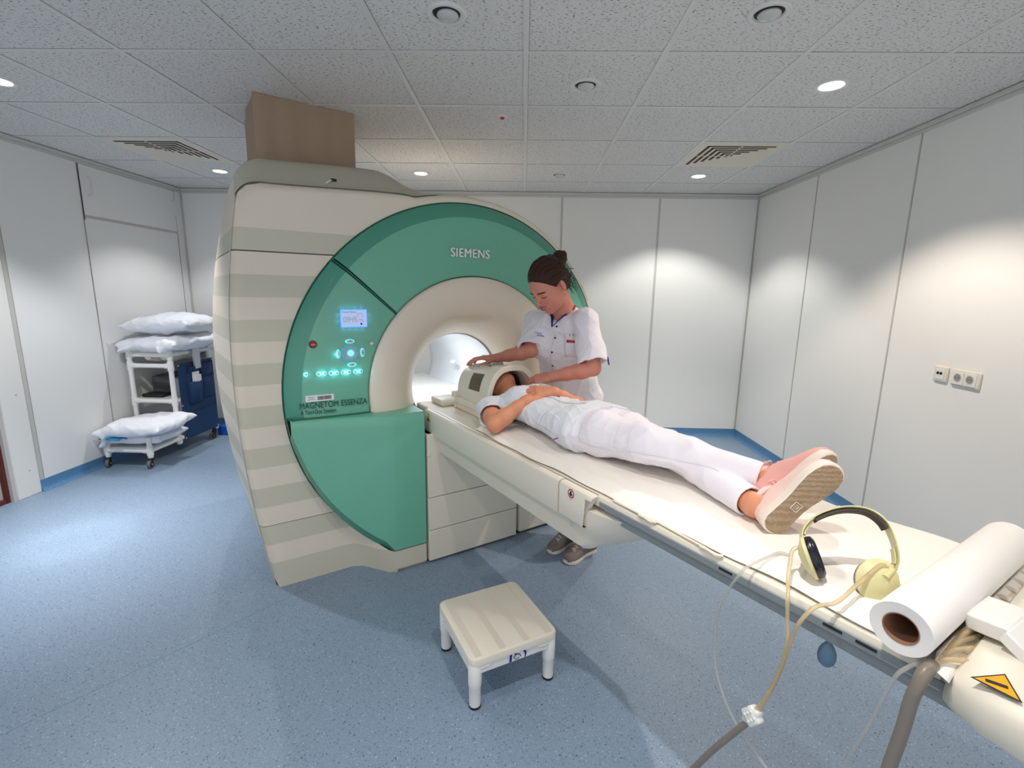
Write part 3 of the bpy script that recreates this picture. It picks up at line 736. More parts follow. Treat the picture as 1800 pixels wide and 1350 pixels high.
# fixed carriage: upper side wall and block
def xsec(v, pts): return [(u, v, z) for u, z in pts]
up = [(1.002, .752), (1.000, .760), (1.000, .862), (1.004, .871), (1.012, .876), (1.028, .8765), (1.03, .82), (1.636, .82), (1.638, .8765), (1.654, .876), (1.662, .871), (1.666, .862), (1.666, .760), (1.664, .752)]
MB().rings([xsec(-2.42, up), xsec(-1.222, up)], cap=True).build('carriage', 'cream2', tb, sc=True, smooth=30)
blk = [xsec(-1.218, up), xsec(-1.10, up)]
MB().rings([[(u, -1.218, z) for u, z in up], [(u, -1.085, z) for u, z in up], [(u+(.006 if u < 1.3 else -.006), -1.052-(.876-z)*.52, z-.004*(z > .86)) for u, z in up]]).build('end_block', 'cream2', tb, sc=True, smooth=30, bevel=.004)
# lower trough: slanted sides
lo_ = [(1.012, .750), (1.030, .735), (1.036, .655), (1.630, .655), (1.636, .735), (1.654, .750)]
MB().rings([xsec(-2.235, lo_), xsec(-1.155, lo_)]).build('lower_fairing', M['cream2'], tb, sc=True, smooth=25)
MB().rings([[(u, v+(.66-z)*.0, z) for u, z in lo_] for v in (-2.303, -2.238)]).build('fairing_end', 'cream2', tb, sc=True)
# rounded nose under the tabletop
def nose_out(z):   # z .655 .. .81 ; plan outline from near corner round to far corner
    k = (z-.655)/.155; P = []
    v0 = -1.150; bulge = .072+.255*max(0, k)**.75
    for i in range(33):
        a = PI*i/32; u = 1.333-(.297+.026*smooth01((z-.69)/.06))*math.cos(a); P.append((u, v0+bulge*math.sin(a)**.75, z))
    return P
zs = [.655, .658, .666, .68, .70, .73, .76, .79, .815]
MB().rings([nose_out(z)+[(1.630, -1.20, z), (1.036, -1.20, z)] for z in zs]).build('nose', 'cream2', tb, sc=True, smooth=50)
# moving tabletop
tp = [(U0+.012, .826), (U0+.002, .832), (U0, .842), (U0, .858), (U0+.004, .866), (U0+.012, .870), (U0+.020, .8695), (U1-.020, .8695), (U1-.012, .870), (U1-.004, .866), (U1, .858), (U1, .842), (U1-.002, .832), (U1-.012, .826)]
MB().rings([xsec(-2.62, tp), xsec(-.19, tp)]).build('tabletop', 'cream2', tb, sc=True, smooth=35)
MB().box((U0-.004, -1.05, .836), (U0+.003, .35, .8535)).build('side_rail', 'rail', tb, sc=True, bevel=.002)
MB().box((U1-.003, -1.05, .836), (U1+.004, .35, .8535)).build('side_rail', 'rail', tb, sc=True, bevel=.002)
MB().box((U0+.012, -1.04, .800), (U0+.030, .30, .830)).build('runner', 'rail', tb, sc=True, bevel=.002)
MB().box((U1-.030, -1.04, .800), (U1-.012, .30, .830)).build('runner', 'rail', tb, sc=True, bevel=.002)
for v in (-.60, -.36, -.30): MB().box((U0-.0048, v-.018, .843), (U0-.0035, v+.018, .849)).build('rail_slot', 'ink', tb, sc=True)
# accessory groove on top near edge and clips
MB().box((1.0385, -2.35, .8697), (1.0405, -1.06, .8705)).build('top_groove', 'gap', tb, sc=True)
for v in (-.870, -.660): MB().tube([(1.040, v-.02, .872), (1.036, v, .876), (1.034, v+.03, .874), (1.042, v+.045, .876)], .004, 6).build('strap_clip', 'cream', tb, sc=True)
MB().tube([(1.046, -1.0, .874), (1.044, -.885, .875), (1.036, -.86, .874), (1.050, -.845, .875), (1.043, -.70, .874), (1.040, -.665, .875)], .0035, 6).build('strap_cord', 'cream', tb, sc=True)
# foot-end connector console
fb = [(.962, .838), (.955, .850), (.955, .884), (.962, .902), (.985, .914), (1.10, .922), (1.34, .926), (1.56, .922), (1.68, .914), (1.70, .900), (1.70, .850), (1.69, .838)]
def fsec(v, k): return [(1.33+(u-1.33)*k[0], v, .838+(z-.838)*k[1]) for u, z in fb]
MB().rings([fsec(-.178, (.86, .55)), fsec(-.165, (.9, .88)), fsec(-.12, (.965, .99)), fsec(-.05, (1, 1)), fsec(.30, (1, 1)), fsec(.40, (.95, .9)), fsec(.42, (.9, .6))]).build('connector_console', 'cream2', tb, sc=True, smooth=45)
MB().box((1.05, -.205, .868), (1.60, -.150, .896)).build('socket_strip', 'cream', tb, sc=True, bevel=.004)
for k in range(9):
    MB().tube([(1.09+.055*k, -.20, .892), (1.09+.055*k, -.185, .900), (1.092+.055*k, -.168, .897)], .006, 6).build('plug_clip', 'cream2', tb, sc=True)
MB().obox((1.180, -.158, .938), (.055, .004, 0), (-.006, .030, .004), (0, -.003, .014)).obox((1.148, -.118, .936), (.045, .004, 0), (-.006, .018, -.01), (0, .004, .010)).build('coil_plug', 'white', tb, sc=True, bevel=.003)
def wedge(c, ex, ey, r, m_, nm, dz=.0006, parent=tb):
    c, ex, ey = (np.array(q, float) for q in (c, ex, ey)); n = np.cross(ex, ey); n = n/np.linalg.norm(n)*(-1 if np.cross(ex, ey)[2] < 0 else 1)
    P = [c+r*(math.cos(a)*ex+math.sin(a)*ey) for a in (PI/2, PI/2+2*PI/3, PI/2+4*PI/3)]
    return MB().add(P+[p+n*dz for p in P], [(0, 1, 2), (5, 4, 3), (0, 3, 4, 1), (1, 4, 5, 2), (2, 5, 3, 0)]).build(nm, m_, parent, sc=True)
tr = wedge((1.003, -.118, .9185), (0, 1, 0), (1, 0, .07), .034, 'ink', 'warning_triangle')
wedge((1.003, -.118, .9188), (0, 1, 0), (1, 0, .07), .029, 'orange', 'warning_field', parent=tr)
MB().obox((1.000, -.120, .9200), (.004, .012, .0003), (.003, -.001, .0002), (0, 0, .0004)).build('pictogram', 'ink', tr, sc=True)
g = MB().tube([(1.10+.02*math.cos(a), -.075+.02*math.sin(a), .9235) for a in np.linspace(0, PI*1.7, 14)], .003, 5).build('magenta_mark', 'magenta', tb, sc=True)
# stickers on the carriage side (plane u = 1.0)
tr2 = wedge((.9995, -2.362, .834), (0, 1, 0), (0, 0, 1), .030, 'ink', 'warning_triangle', dz=.0005)
wedge((.9990, -2.362, .834), (0, 1, 0), (0, 0, 1), .0255, 'yellow', 'warning_field', dz=.0005, parent=tr2)
MB().box((.9975, -2.370, .822), (.9985, -2.354, .836)).build('pictogram', 'ink', tr2, sc=True)
ps = MB().lathe((.9992, -1.151, .851), (-1, 0, 0), [(.0155, 0), (.0155, .0006), (.012, .0006), (.012, 0)], 28, cap=False).lathe((.9994, -1.151, .851), (-1, 0, 0), [(.012, .0002), (.001, .0004)], 20, mi=1, cap=False).build('prohibition_sign', ['red', 'sticker'], tb, sc=True)
MB().box((.9980, -1.155, .842), (.9985, -1.147, .860)).box((.9978, -1.160, .846), (.9984, -1.142, .850)).build('pictogram', 'ink', ps, sc=True)
g = MB().tube([(1.0325, -1.352+.02*math.cos(a), .712+.022*math.sin(a)) for a in np.linspace(.3, 2.6, 10)], .0012, 4)
g.build('arrow_mark', 'ink', tb, sc=True)
MB().lathe((1.036, -1.322, .693), (-1, 0, 0), [(.014, 0), (.012, .002), (.001, .003)], 18).build('release_cap', 'cream', tb, sc=True)
MB().lathe((.975, -2.302, .648), (0, 1, 0), [(.012, 0), (.010, .004), (.001, .005)], 18).build('release_cap', 'cream2', tb, sc=True)

# paper sheet over the mattress pad
random.seed(5)
def nz(a, b_, k=0): return math.sin(a*7.1+k)*math.sin(b_*5.3+1.7*k)+.5*math.sin(a*17+2*b_*9+k)
mt = MB()
def mat_pt(i, j):
    v = -1.98+(1.98-.262)*i; u = 1.058+.518*j
    return (u, v, .8935+.0012*nz(i*3, j*2))
pad = MB().box((1.108, -1.99, .870), (1.560, -.34, .8880)).build('mattress', 'cream', sc=True, bevel=.008)
tag(pad, 'thin cream mattress pad lying on the patient table under the paper', 'mattress')
def sheet(i, j):
    v = -1.93+(1.93-.215)*i
    un = 1.050+.006*math.sin(v*9)+.004*math.sin(v*23); uf = 1.600+.006*math.sin(v*7+1)+.012*smooth01((v+.55)/.3)
    u = un+(uf-un)*j
    z = .8912+.0018*(nz(i*4, j*3)+1.2)+.004*max(0, math.sin(v*11+u*4))*smooth01((v+1.0)/.6)*.8
    if j < .04: z = .8755
    elif j < .08: z = .886
    if j > .96: z = .876+.010*(v > -.6)
    if v > -.6: z += .006*smooth01((v+.6)/.2)*(.5+.5*math.sin(u*19+v*9))
    return (u, v, z)
ps_ = MB().grid(sheet, 120, 46).build('paper_sheet', 'paper', sc=True, solid=.0012, smooth=60)
tag(ps_, 'white paper sheet unrolled along the patient table under the lying person', 'paper sheet')
# paper roll
rl = thing('paper_roll', 'roll of white bed paper with brown core across the table foot', 'paper roll', (1.28, -.232, .89), sc=True)
A0, A1 = (.982, -.242, .9435), (1.585, -.226, .9435)
MB().lathe(A0, np.array(A1)-np.array(A0), [(.026, .002), (.0465, 0), (.0475, .002), (.0475, .600), (.0465, .603), (.026, .603)], 48, cap=False).build('paper_winding', 'roll', rl, sc=True, smooth=50)
MB().lathe(A0, np.array(A1)-np.array(A0), [(.0275, .001), (.0255, .0012), (.0255, .60), (.0275, .601)], 40, cap=False).build('cardboard_core', 'card', rl, sc=True)
MB().grid(lambda i, j: (.984+.6*i, -.195+.026*j-.004*math.sin(i*5), .902-.012*j+.002*math.sin(i*9)), 30, 4).build('loose_end', 'roll', rl, sc=True, solid=.001)
# ================================================================ people: smooth bodies from blended distance fields
def A3(p): return np.array(p, float)
class Field:
    def __init__(s): s.ops = []; s.disp = None
    def _add(s, fn, c, r, k, op): s.ops.append((fn, A3(c), float(r), float(k), op)); return s
    def cone(s, a, b, ra, rb, k=.02, op=0):
        a, b = A3(a), A3(b); ab = b-a; L2 = ab@ab+1e-12
        def fn(P):
            t = np.clip(((P-a)@ab)/L2, 0, 1); q = P-a-t[:, None]*ab
            return np.sqrt((q*q).sum(1))-(ra+(rb-ra)*t)
        return s._add(fn, (a+b)/2, np.sqrt(L2)/2+max(ra, rb), k, op)
    def chain(s, pts, rs, k=.02, op=0):
        for i in range(len(pts)-1): s.cone(pts[i], pts[i+1], rs[i], rs[i+1], k, op)
        return s
    def ell(s, c, axes, r, k=.02, op=0):     # axes: three unit vectors, r: three radii
        c = A3(c); Ax = np.array([unit(q) for q in axes]); r = A3(r)
        def fn(P):
            q = (P-c)@Ax.T; k0 = np.sqrt(((q/r)**2).sum(1)); k1 = np.sqrt(((q/(r*r))**2).sum(1))+1e-9
            return k0*(k0-1)/k1
        return s._add(fn, c, r.max(), k, op)
    def econe(s, a, b, sd, ra, rb, k=.03, op=0):   # elliptical section: sd = side axis, ra/rb = (side, depth) radii
        a, b = A3(a), A3(b); ab = b-a; L2 = ab@ab; t_ = ab/np.sqrt(L2); sd = A3(sd)-t_*(A3(sd)@t_); sd = unit(sd); fd = np.cross(t_, sd); ra, rb = A3(ra), A3(rb)
        def fn(P):
            q = P-a; t = np.clip((q@ab)/L2, 0, 1); q = q-t[:, None]*ab; r0 = ra[0]+(rb[0]-ra[0])*t; r1 = ra[1]+(rb[1]-ra[1])*t
            x = q@sd; y = q@fd; w = q@t_; m = np.minimum(r0, r1)
            k0 = np.sqrt((x/r0)**2+(y/r1)**2+(w/m)**2); k1 = np.sqrt((x/r0**2)**2+(y/r1**2)**2+(w/m**2)**2)+1e-9
            return k0*(k0-1)/k1
        return s._add(fn, (a+b)/2, np.sqrt(L2)/2+max(ra.max(), rb.max()), k, op)
    def cyl(s, a, b, r, k=.003, op=1):
        a, b = A3(a), A3(b); ab = b-a; L = np.linalg.norm(ab); t_ = ab/L
        def fn(P):
            q = P-(a+b)/2; h = np.abs(q@t_)-L/2; d = np.sqrt(np.maximum(0, (q*q).sum(1)-(q@t_)**2))-r
            return np.minimum(np.maximum(h, d), 0)+np.sqrt(np.maximum(h, 0)**2+np.maximum(d, 0)**2)
        return s._add(fn, (a+b)/2, math.hypot(L/2, r), k, op)
    def box(s, c, axes, h, k=.004, op=0, rnd=.003):
        c = A3(c); Ax = np.array([unit(q) for q in axes]); h = A3(h)
        def fn(P):
            q = np.abs((P-c)@Ax.T)-h+rnd; return np.sqrt((np.maximum(q, 0)**2).sum(1))+np.minimum(q.max(1), 0)-rnd
        return s._add(fn, c, np.linalg.norm(h), k, op)
    def sub(s, F2, k=.02):      # blend in another field with its own cuts
        lo, hi = F2.bounds(); return s._add(lambda P: F2.ev(P), (lo+hi)/2, np.linalg.norm(hi-lo)/2, k, 0)
    def ev(s, P, c=None, R=None):
        D = np.full(len(P), 9.0)
        for fn, pc, pr, k, op in s.ops:
            if c is not None and np.linalg.norm(pc-c) > pr+R+.035+k: continue
            d = fn(P)
            if op == 0:
                if k > 0:
                    h = np.maximum(k-np.abs(D-d), 0)/k; D = np.minimum(D, d)-h*h*k*.25
                else: D = np.minimum(D, d)
            else:
                h = np.maximum(k-np.abs(D+d), 0)/k; D = np.maximum(D, -d)+h*h*k*.25
        if s.disp is not None: D = D-s.disp(P)
        return D
    def bounds(s):
        lo = np.min([c-r for f, c, r, k, op in s.ops if op == 0], 0)-.02; hi = np.max([c+r for f, c, r, k, op in s.ops if op == 0], 0)+.02
        return lo, hi
    def mesh(s, h, B=14):
        lo, hi = s.bounds(); n = np.ceil((hi-lo)/h).astype(int)+2; nb = np.ceil(n/B).astype(int)
        V = []; ids = []; Q = []; NX, NY = int(nb[0]*B+4), int(nb[1]*B+4)
        def cid(i, j, k): return i.astype(np.int64)+NX*(j.astype(np.int64)+NY*k.astype(np.int64))
        g = np.arange(B+2); GI, GJ, GK = np.meshgrid(g, g, g, indexing='ij'); loc_ = np.stack([GI.ravel(), GJ.ravel(), GK.ravel()], 1)
        br = np.sqrt(3)*(B+1)*h/2
        # coarse test on block centres
        bi = np.stack(np.meshgrid(*[np.arange(x) for x in nb], indexing='ij'), -1).reshape(-1, 3); cen = lo+(bi*B+(B+1)/2)*h
        dc = s.ev(cen)
        for b, c in zip(bi[np.abs(dc) < br*1.5+.02], cen[np.abs(dc) < br*1.5+.02]):
            o = b*B; D = s.ev(lo+(o+loc_)*h, c, br).reshape(B+2, B+2, B+2)
            ins = D < 0
            if ins.all() or not ins.any(): continue
            # cells 0..B (one extra for edges of the next block)
            cnt = sum(ins[dx:dx+B+1, dy:dy+B+1, dz:dz+B+1].astype(np.int8) for dx in (0, 1) for dy in (0, 1) for dz in (0, 1))
            act = (cnt > 0) & (cnt < 8); own = act.copy(); own[B, :, :] = 0; own[:, B, :] = 0; own[:, :, B] = 0
            ci = np.argwhere(own)
            if len(ci):
                acc = np.zeros((len(ci), 3)); w = np.zeros(len(ci))
                for ax in range(3):
                    o1, o2 = [q for q in range(3) if q != ax]
                    for a in (0, 1):
                        for c2 in (0, 1):
                            p = ci.copy(); p[:, o1] += a; p[:, o2] += c2; q = p.copy(); q[:, ax] += 1
                            d0 = D[p[:, 0], p[:, 1], p[:, 2]]; d1 = D[q[:, 0], q[:, 1], q[:, 2]]; m = (d0 < 0) != (d1 < 0)
                            t = np.where(m, d0/np.where(m, d0-d1, 1), 0); pt = p.astype(float); pt[:, ax] += t
                            acc += pt*m[:, None]; w += m
                V.append(lo+(o+acc/w[:, None])*h); ids.append(cid(*(ci+o+1).T))
            for ax in range(3):
                o1, o2 = [q for q in range(3) if q != ax]
                sl0 = [slice(0, B)]*3; sl1 = [slice(0, B)]*3; sl1[ax] = slice(1, B+1)
                i0 = ins[tuple(sl0)]; i1 = ins[tuple(sl1)]; e = np.argwhere(i0 != i1)
                if not len(e): continue
                e1 = np.zeros(3, int); e1[o1] = 1; e2 = np.zeros(3, int); e2[o2] = 1; base = e+o+1
                q = np.stack([cid(*(base).T), cid(*(base-e1).T), cid(*(base-e1-e2).T), cid(*(base-e2).T)], 1)
                fl = i0[tuple(e.T)]
                if ax == 1: fl = ~fl
                q[~fl] = q[~fl][:, ::-1]; Q.append(q)
        V = np.concatenate(V); ids = np.concatenate(ids); Q = np.concatenate(Q); od = np.argsort(ids); ids = ids[od]; V = V[od]
        ix = np.searchsorted(ids, Q); ix = np.minimum(ix, len(ids)-1); ok = (ids[ix] == Q).all(1); return V, ix[ok]
    def march(s, p, d, L=.4):
        p = A3(p); d = unit(d)
        t = 0
        for i in range(80):
            D = s.ev((p+d*t)[None])[0]
            if D < .0005: break
            t += D*.8
            if t > L: break
        q = p+d*t; e = .002
        n = np.array([s.ev((q+np.eye(3)[i]*e)[None])[0]-s.ev((q-np.eye(3)[i]*e)[None])[0] for i in range(3)])
        return q, unit(n)
def field_obj(F, h, name, mats, parent, paint=None, smooth_it=1):
    V, Fc = F.mesh(h)
    me = bpy.data.meshes.new(name); off = np.array(WL[parent.name]) if parent is not None else np.zeros(3)
    # light Laplacian relax to take out the lattice
    for it in range(smooth_it):
        acc = np.zeros_like(V); w = np.zeros(len(V))
        for a, b_ in ((0, 1), (1, 2), (2, 3), (3, 0)):
            np.add.at(acc, Fc[:, a], V[Fc[:, b_]]); np.add.at(w, Fc[:, a], 1); np.add.at(acc, Fc[:, b_], V[Fc[:, a]]); np.add.at(w, Fc[:, b_], 1)
        V = V*.45+.55*acc/np.maximum(w, 1)[:, None]
    me.vertices.add(len(V)); me.vertices.foreach_set('co', (V-off).astype(np.float32).ravel())
    me.loops.add(len(Fc)*4); me.loops.foreach_set('vertex_index', Fc.astype(np.int32).ravel())
    me.polygons.add(len(Fc)); me.polygons.foreach_set('loop_start', np.arange(0, len(Fc)*4, 4, dtype=np.int32)); me.polygons.foreach_set('loop_total', np.full(len(Fc), 4, dtype=np.int32))
    for q in mats: me.materials.append(M[q] if isinstance(q, str) else q)
    if paint is not None:
        me.polygons.foreach_set('material_index', paint(V[Fc].mean(1)).astype(np.int32))
    me.update(calc_edges=True); me.validate()
    bm = bmesh.new(); bm.from_mesh(me); bmesh.ops.recalc_face_normals(bm, faces=bm.faces); bm.to_mesh(me); bm.free(); me.shade_smooth()
    o = bpy.data.objects.new(name, me); C.objects.link(o)
    if parent is not None: o.parent = parent
    WL[o.name] = tuple(off); return o
def folds(seed, amp, freq=30, dirs=5):
    rs = np.random.RandomState(seed); K = rs.normal(size=(dirs, 3)); K = K/np.linalg.norm(K, axis=1)[:, None]*freq*(.6+rs.rand(dirs, 1)); ph = rs.rand(dirs)*6; W_ = rs.normal(size=(dirs, 3))*freq*.4
    def f(P):
        d = 0
        for i in range(dirs):
            x = np.sin(P@K[i]+ph[i]+1.3*np.sin(P@W_[i]+ph[i]*2)); d = d+(1-np.abs(x))**2.2-.3
        return amp*d/dirs*1.6
    return f
def SV(u, v, z): return np.array(S(u, v, z))
LATIN = {}
def hand(F, W, d, n, t, curl, sc_=1.0, spread=.10, thumb=None, wr=.026, pk=.012):
    """wrist W, direction d to the knuckles, dorsal normal n, thumb side t; curl = four triples of joint angles"""
    W = A3(W); d = unit(d); n = unit(A3(n)-d*(A3(n)@d)); t = unit(A3(t)-d*(A3(t)@d)-n*(A3(t)@n)); s = sc_
    F.econe(W-d*.01, W+d*.035*s, t, (wr, wr*.72), (.030*s, .017*s), k=.015)
    F.econe(W+d*.030*s, W+d*.082*s, t, (.033*s, .0155*s), (.038*s, .0125*s), k=.015)
    F.cone(W+d*.02*s+t*.018*s-n*.004*s, W+d*.055*s+t*.026*s-n*.006*s, .015*s, .013*s, k=.012)
    L_ = ((.043, .026, .021), (.047, .029, .022), (.044, .027, .022), (.034, .020, .019)); off = (.028, .0095, -.0095, -.0275); fw = (.088, .092, .088, .080); rad = (.0086, .0088, .0083, .0073)
    for i in range(4):
        b0 = W+d*fw[i]*s*.93+t*off[i]*s+n*.001; sp_a = spread*(1.5-i); dd = unit(d+t*sp_a*.6); a = 0; p = b0; r = rad[i]*s*1.04
        F.cone(b0-d*.03*s, b0, r*.9, r*1.12, k=.008)
        for j in range(3):
            a += math.radians(curl[i][j]); q = p+(dd*math.cos(a)-n*math.sin(a))*L_[i][j]*s
            F.cone(p, q, r*(1.06 if j else 1.08), r*.93, k=.0025 if j == 0 else .002); p = q; r *= .93
    th = thumb or (.75, .55, -.25); p0 = W+d*.022*s+t*.024*s-n*.004*s
    dr = unit(d*th[0]+t*th[1]+n*th[2]); p1 = p0+dr*.042*s; dr2 = unit(d*(th[0]+.5)+t*(th[1]-.15)+n*(th[2])); p2 = p1+dr2*.031*s; dr3 = unit(d*(th[0]+.8)+t*(th[1]-.35)+n*th[2]); p3 = p2+dr3*.024*s
    F.cone(p0, p1, .0135*s, .0112*s, k=.010); F.cone(p1, p2, .0108*s, .0095*s, k=.003); F.cone(p2, p3, .0098*s, .0078*s, k=.003)
def head(F, c, f, up, l, s=1.0, smile=1):
    c, f, up, l = A3(c), unit(f), unit(up), unit(l)
    def q(a, b_, h): return c+f*a*s+l*b_*s+up*h*s
    ax = (f, l, up)
    F.ell(q(-.012, 0, .020), ax, A3((.100, .077, .092))*s, k=.01)
    F.ell(q(.030, 0, -.032), ax, A3((.062, .064, .078))*s, k=.03)
    F.ell(q(.030, 0, -.078), ax, A3((.052, .052, .042))*s, k=.03)
    F.cone(q(.066, -.009, -.110), q(.066, .009, -.110), .017*s, .017*s, k=.024)
    for sg in (-1, 1):
        F.cone(q(.060, sg*.037, -.040), q(.054, sg*.036, -.060), .022*s, .020*s, k=.02)
        F.cone(q(-.005, sg*.058, -.065), q(.05, sg*.026, -.100), .014*s, .013*s, k=.025)
    F.cone(q(.078, -.026, .016), q(.078, .026, .016), .013*s, .013*s, k=.02)
    for sg in (-1, 1): F.ell(q(.100, sg*.033, -.008), ax, A3((.017, .017, .012))*s, k=.012, op=1)
    for sg in (-1, 1): F.ell(q(.0735, sg*.032, -.009), ax, A3((.0145, .0155, .0125))*s, k=.004)
    F.cone(q(.086, 0, .004), q(.108, 0, -.036), .0075*s, .0098*s, k=.012)
    F.ell(q(.110, 0, -.038), ax, A3((.0105, .0115, .0095))*s, k=.006)
    for sg in (-1, 1): F.ell(q(.100, sg*.0125, -.042), ax, A3((.0095, .0070, .0075))*s, k=.005)
    # mouth: mound, lips, corner dimples
    F.ell(q(.082, 0, -.070), ax, A3((.018, .030, .020))*s, k=.014)
    hh = .009*smile
    for z_, r_, b_ in ((-.0655, .0050, .0165), (-.0755, .0055, .016)):
        F.chain([q(.083, -.027, z_+hh), q(.0965, -.009, z_), q(.0975, 0, z_+.001), q(.0965, .009, z_), q(.083, .027, z_+hh)], [.002*s, r_*s, r_*s, r_*s, .002*s], k=.003)
    F.chain([q(.086, -.026, -.0705+hh), q(.1035, 0, -.0708), q(.086, .026, -.0705+hh)], [.0015*s, .0028*s, .0015*s], k=.002, op=1)
    for sg in (-1, 1):
        e = q(-.012, sg*.080, -.018); of = unit(l*sg*.75-f*.65)
        F.ell(e, (unit(f+l*sg*.45), unit(np.cross(unit(f+l*sg*.45), up)), unit(up-f*.15)), A3((.019, .0065, .031))*s, k=.006)
        F.ell(e+l*sg*.007*s+f*.003*s, (f, l, up), A3((.010, .006, .018))*s, k=.004, op=1)
    return q, ax
def head_paint(q, s, f, l, up):
    def P(C_, base):
        def near(a, b_, r):
            a, b_ = A3(a), A3(b_); ab = b_-a; t = np.clip(((C_-a)@ab)/(ab@ab), 0, 1); x = C_-a-t[:, None]*ab; return np.sqrt((x*x).sum(1)) < r
        base = base.copy()
        for a, b_ in (((.084, -.026, -.0600), (.098, -.008, -.0660)), ((.098, -.008, -.0660), (.098, .008, -.0660)), ((.098, .008, -.0660), (.084, .026, -.0600)), ((.085, -.024, -.0640), (.098, 0, -.0775)), ((.098, 0, -.0775), (.085, .024, -.0640))):
            base[near(q(*a), q(*b_), .0046*s)] = 1
        for sg in (-1, 1):
            pass
        return base
    return P

# ================================================================ step stool
stt = thing('step_stool', 'low white step stool with four round legs on the blue floor', 'step stool', (-.12, 1.73, 0))
TLp, TRp, BRp, BLp = (-.350, 1.815), (.012, 1.990), (.115, 1.632), (-.165, 1.488)
q4 = np.array([(-.344, 1.806), (.008, 1.984), (.130, 1.650), (-.158, 1.486)])
sqc = q4.mean(0); ex = unit(np.append((q4[1]-q4[0]+q4[2]-q4[3])/2, 0))[:2]; ey = np.array([-ex[1], ex[0]])
hw, hl = .185, .190
def sp(a, b_, z): p = sqc+ex*a+ey*b_; return (p[0], p[1], z)
def rrect(w_, h_, r, n=6):
    P = []
    for cx, cy, a0 in ((w_-r, h_-r, 0), (-w_+r, h_-r, 90), (-w_+r, -h_+r, 180), (w_-r, -h_+r, 270)):
        for k in range(n+1): a = math.radians(a0+90*k/n); P.append((cx+r*math.cos(a), cy+r*math.sin(a)))
    return P
R = []
for s_, z in ((.004, .184), (.0, .187), (0, .208), (.002, .213), (.008, .216)): R.append([sp(a, b_, z) for a, b_ in rrect(hw-s_, hl-s_, .03)])
MB().rings(R).build('top', 'cream2', stt, smooth=40)
g = MB()
for a in (-.148, -.05, .05, .148):
    w2 = .013
    g.add([sp(a-w2, -hl+.012, .2166), sp(a+w2, -hl+.012, .2166), sp(a+w2, hl-.012, .2166), sp(a-w2, hl-.012, .2166)], [(0, 1, 2, 3)])
g.build('grip_strips', mat('worn_cream_strip', rgb(214, 204, 190), .6), stt)
R = []
for z in (.150, .187): R.append([sp(a, b_, z) for a, b_ in rrect(hw-.006, hl-.006, .03)])
MB().rings(R).build('apron', 'white', stt, smooth=40)
for sa in (-1, 1):
    for sb_ in (-1, 1):
        a, b_ = sa*(hw-.027), sb_*(hl-.027)
        lg = MB().lathe(sp(a, b_, 0), (0, 0, 1), [(.0215, .008), (.0225, .085), (.0245, .09), (.0255, .105), (.0255, .185), (.022, .19)], 28).build('leg', 'white', stt, smooth=50)
        MB().lathe(sp(a, b_, 0), (0, 0, 1), [(.0228, 0), (.0228, .009), (.019, .010)], 24).build('rubber_foot', 'black', lg)
        MB().tube([sp(a, b_+sb_*.006, .172), sp(a-sa*.045, b_+sb_*.0135, .174), sp(a-sa*.075, b_+sb_*.013, .178)], [.017, .013, .005], 10).tube([sp(a+sa*.006, b_, .172), sp(a+sa*.0135, b_-sb_*.045, .174), sp(a+sa*.013, b_-sb_*.075, .178)], [.017, .013, .005], 10).build('bracket', 'white', lg)
# blue emblem on the front apron (facing -ey)
ft = -hl+.0045
def fe(a, z, d=0): return sp(a, ft-d, z)
ap_c = .005
g = MB()
def strip(pts, w_): g.tube([fe(a, z, .0005) for a, z in pts], w_, 5)
g.add([fe(ap_c-.033, .153, .001), fe(ap_c-.024, .153, .001), fe(ap_c-.021, .185, .001), fe(ap_c-.031, .185, .001)], [(0, 1, 2, 3)])
R = []
for k in range(9):
    t_ = k/8; a = ap_c+.020+.014*math.sin(t_*PI*.62+.2); z = .186-.033*t_; R.append([fe(a-.001, z, .001), fe(a+.009*(.4+.6*math.sin(PI*min(1, t_+.25))), z, .001)])
g.rings(R, closed=False, cap=False)
g.tube([fe(ap_c-.016+.032*k/10, .160+.018*math.sin(PI*(k/10)*.85+.25), .001) for k in range(11)], .0016, 5)
g.lathe(fe(ap_c-.008, .182, 0), tuple(-ey)+(0,), [(.004, 0), (.004, .0012)], 12)
em = g.build('emblem', 'blueink', stt)
text('emblem_lettering', 'rcn', .016, fe(ap_c-.012, .1545, .0010), tuple(ex)+(0,), (0, 0, 1), 'blueink', em, ext=.0003)

# ================================================================ trolley with pillows
ct = thing('pipe_trolley', 'white plastic pipe trolley on casters with navy pocket panel by the left wall', 'trolley', (-3.36, 4.2, 0))
X0, X1 = -3.545, -3.175; Y0, Y1, Y2 = 3.80, 4.15, 4.68
PR = .0205
def pipe(a, b_, nm='pipe', r=PR):
    return MB().tube([a, b_], r, 16).build(nm, 'pvc', ct, smooth=50)
for x in (X0, X1):
    pipe((x, Y1, .10), (x, Y1, .97), 'post'); pipe((x, Y2, .10), (x, Y2, .97), 'post'); pipe((x, Y0, .09), (x, Y0, .27), 'post')
    pipe((x, Y0, .15), (x, Y2, .15), 'side_rail'); pipe((x, Y1, .93), (x, Y2, .93), 'side_rail'); pipe((x, Y1, .505), (x, Y2, .505), 'side_rail')
for y, z in ((Y0, .15), (Y1, .15), (Y2, .15), (Y1, .505), (Y2, .505), (Y1, .83), (Y1, .93), (Y2, .93), (Y2, .83)):
    pipe((X0, y, z), (X1, y, z), 'cross_rail')
g = MB()
for x in (X0, X1):
    for y, z in ((Y1, .505), (Y1, .83), (Y1, .15), (Y2, .15), (Y0, .15), (Y2, .93), (Y1, .93)):
        g.tube([(x, y, z-.04), (x, y, z+.04)], PR+.005, 14)
        sx = 1 if x == X0 else -1
        g.tube([(x, y, z), (x+sx*.045, y, z)], PR+.005, 14)
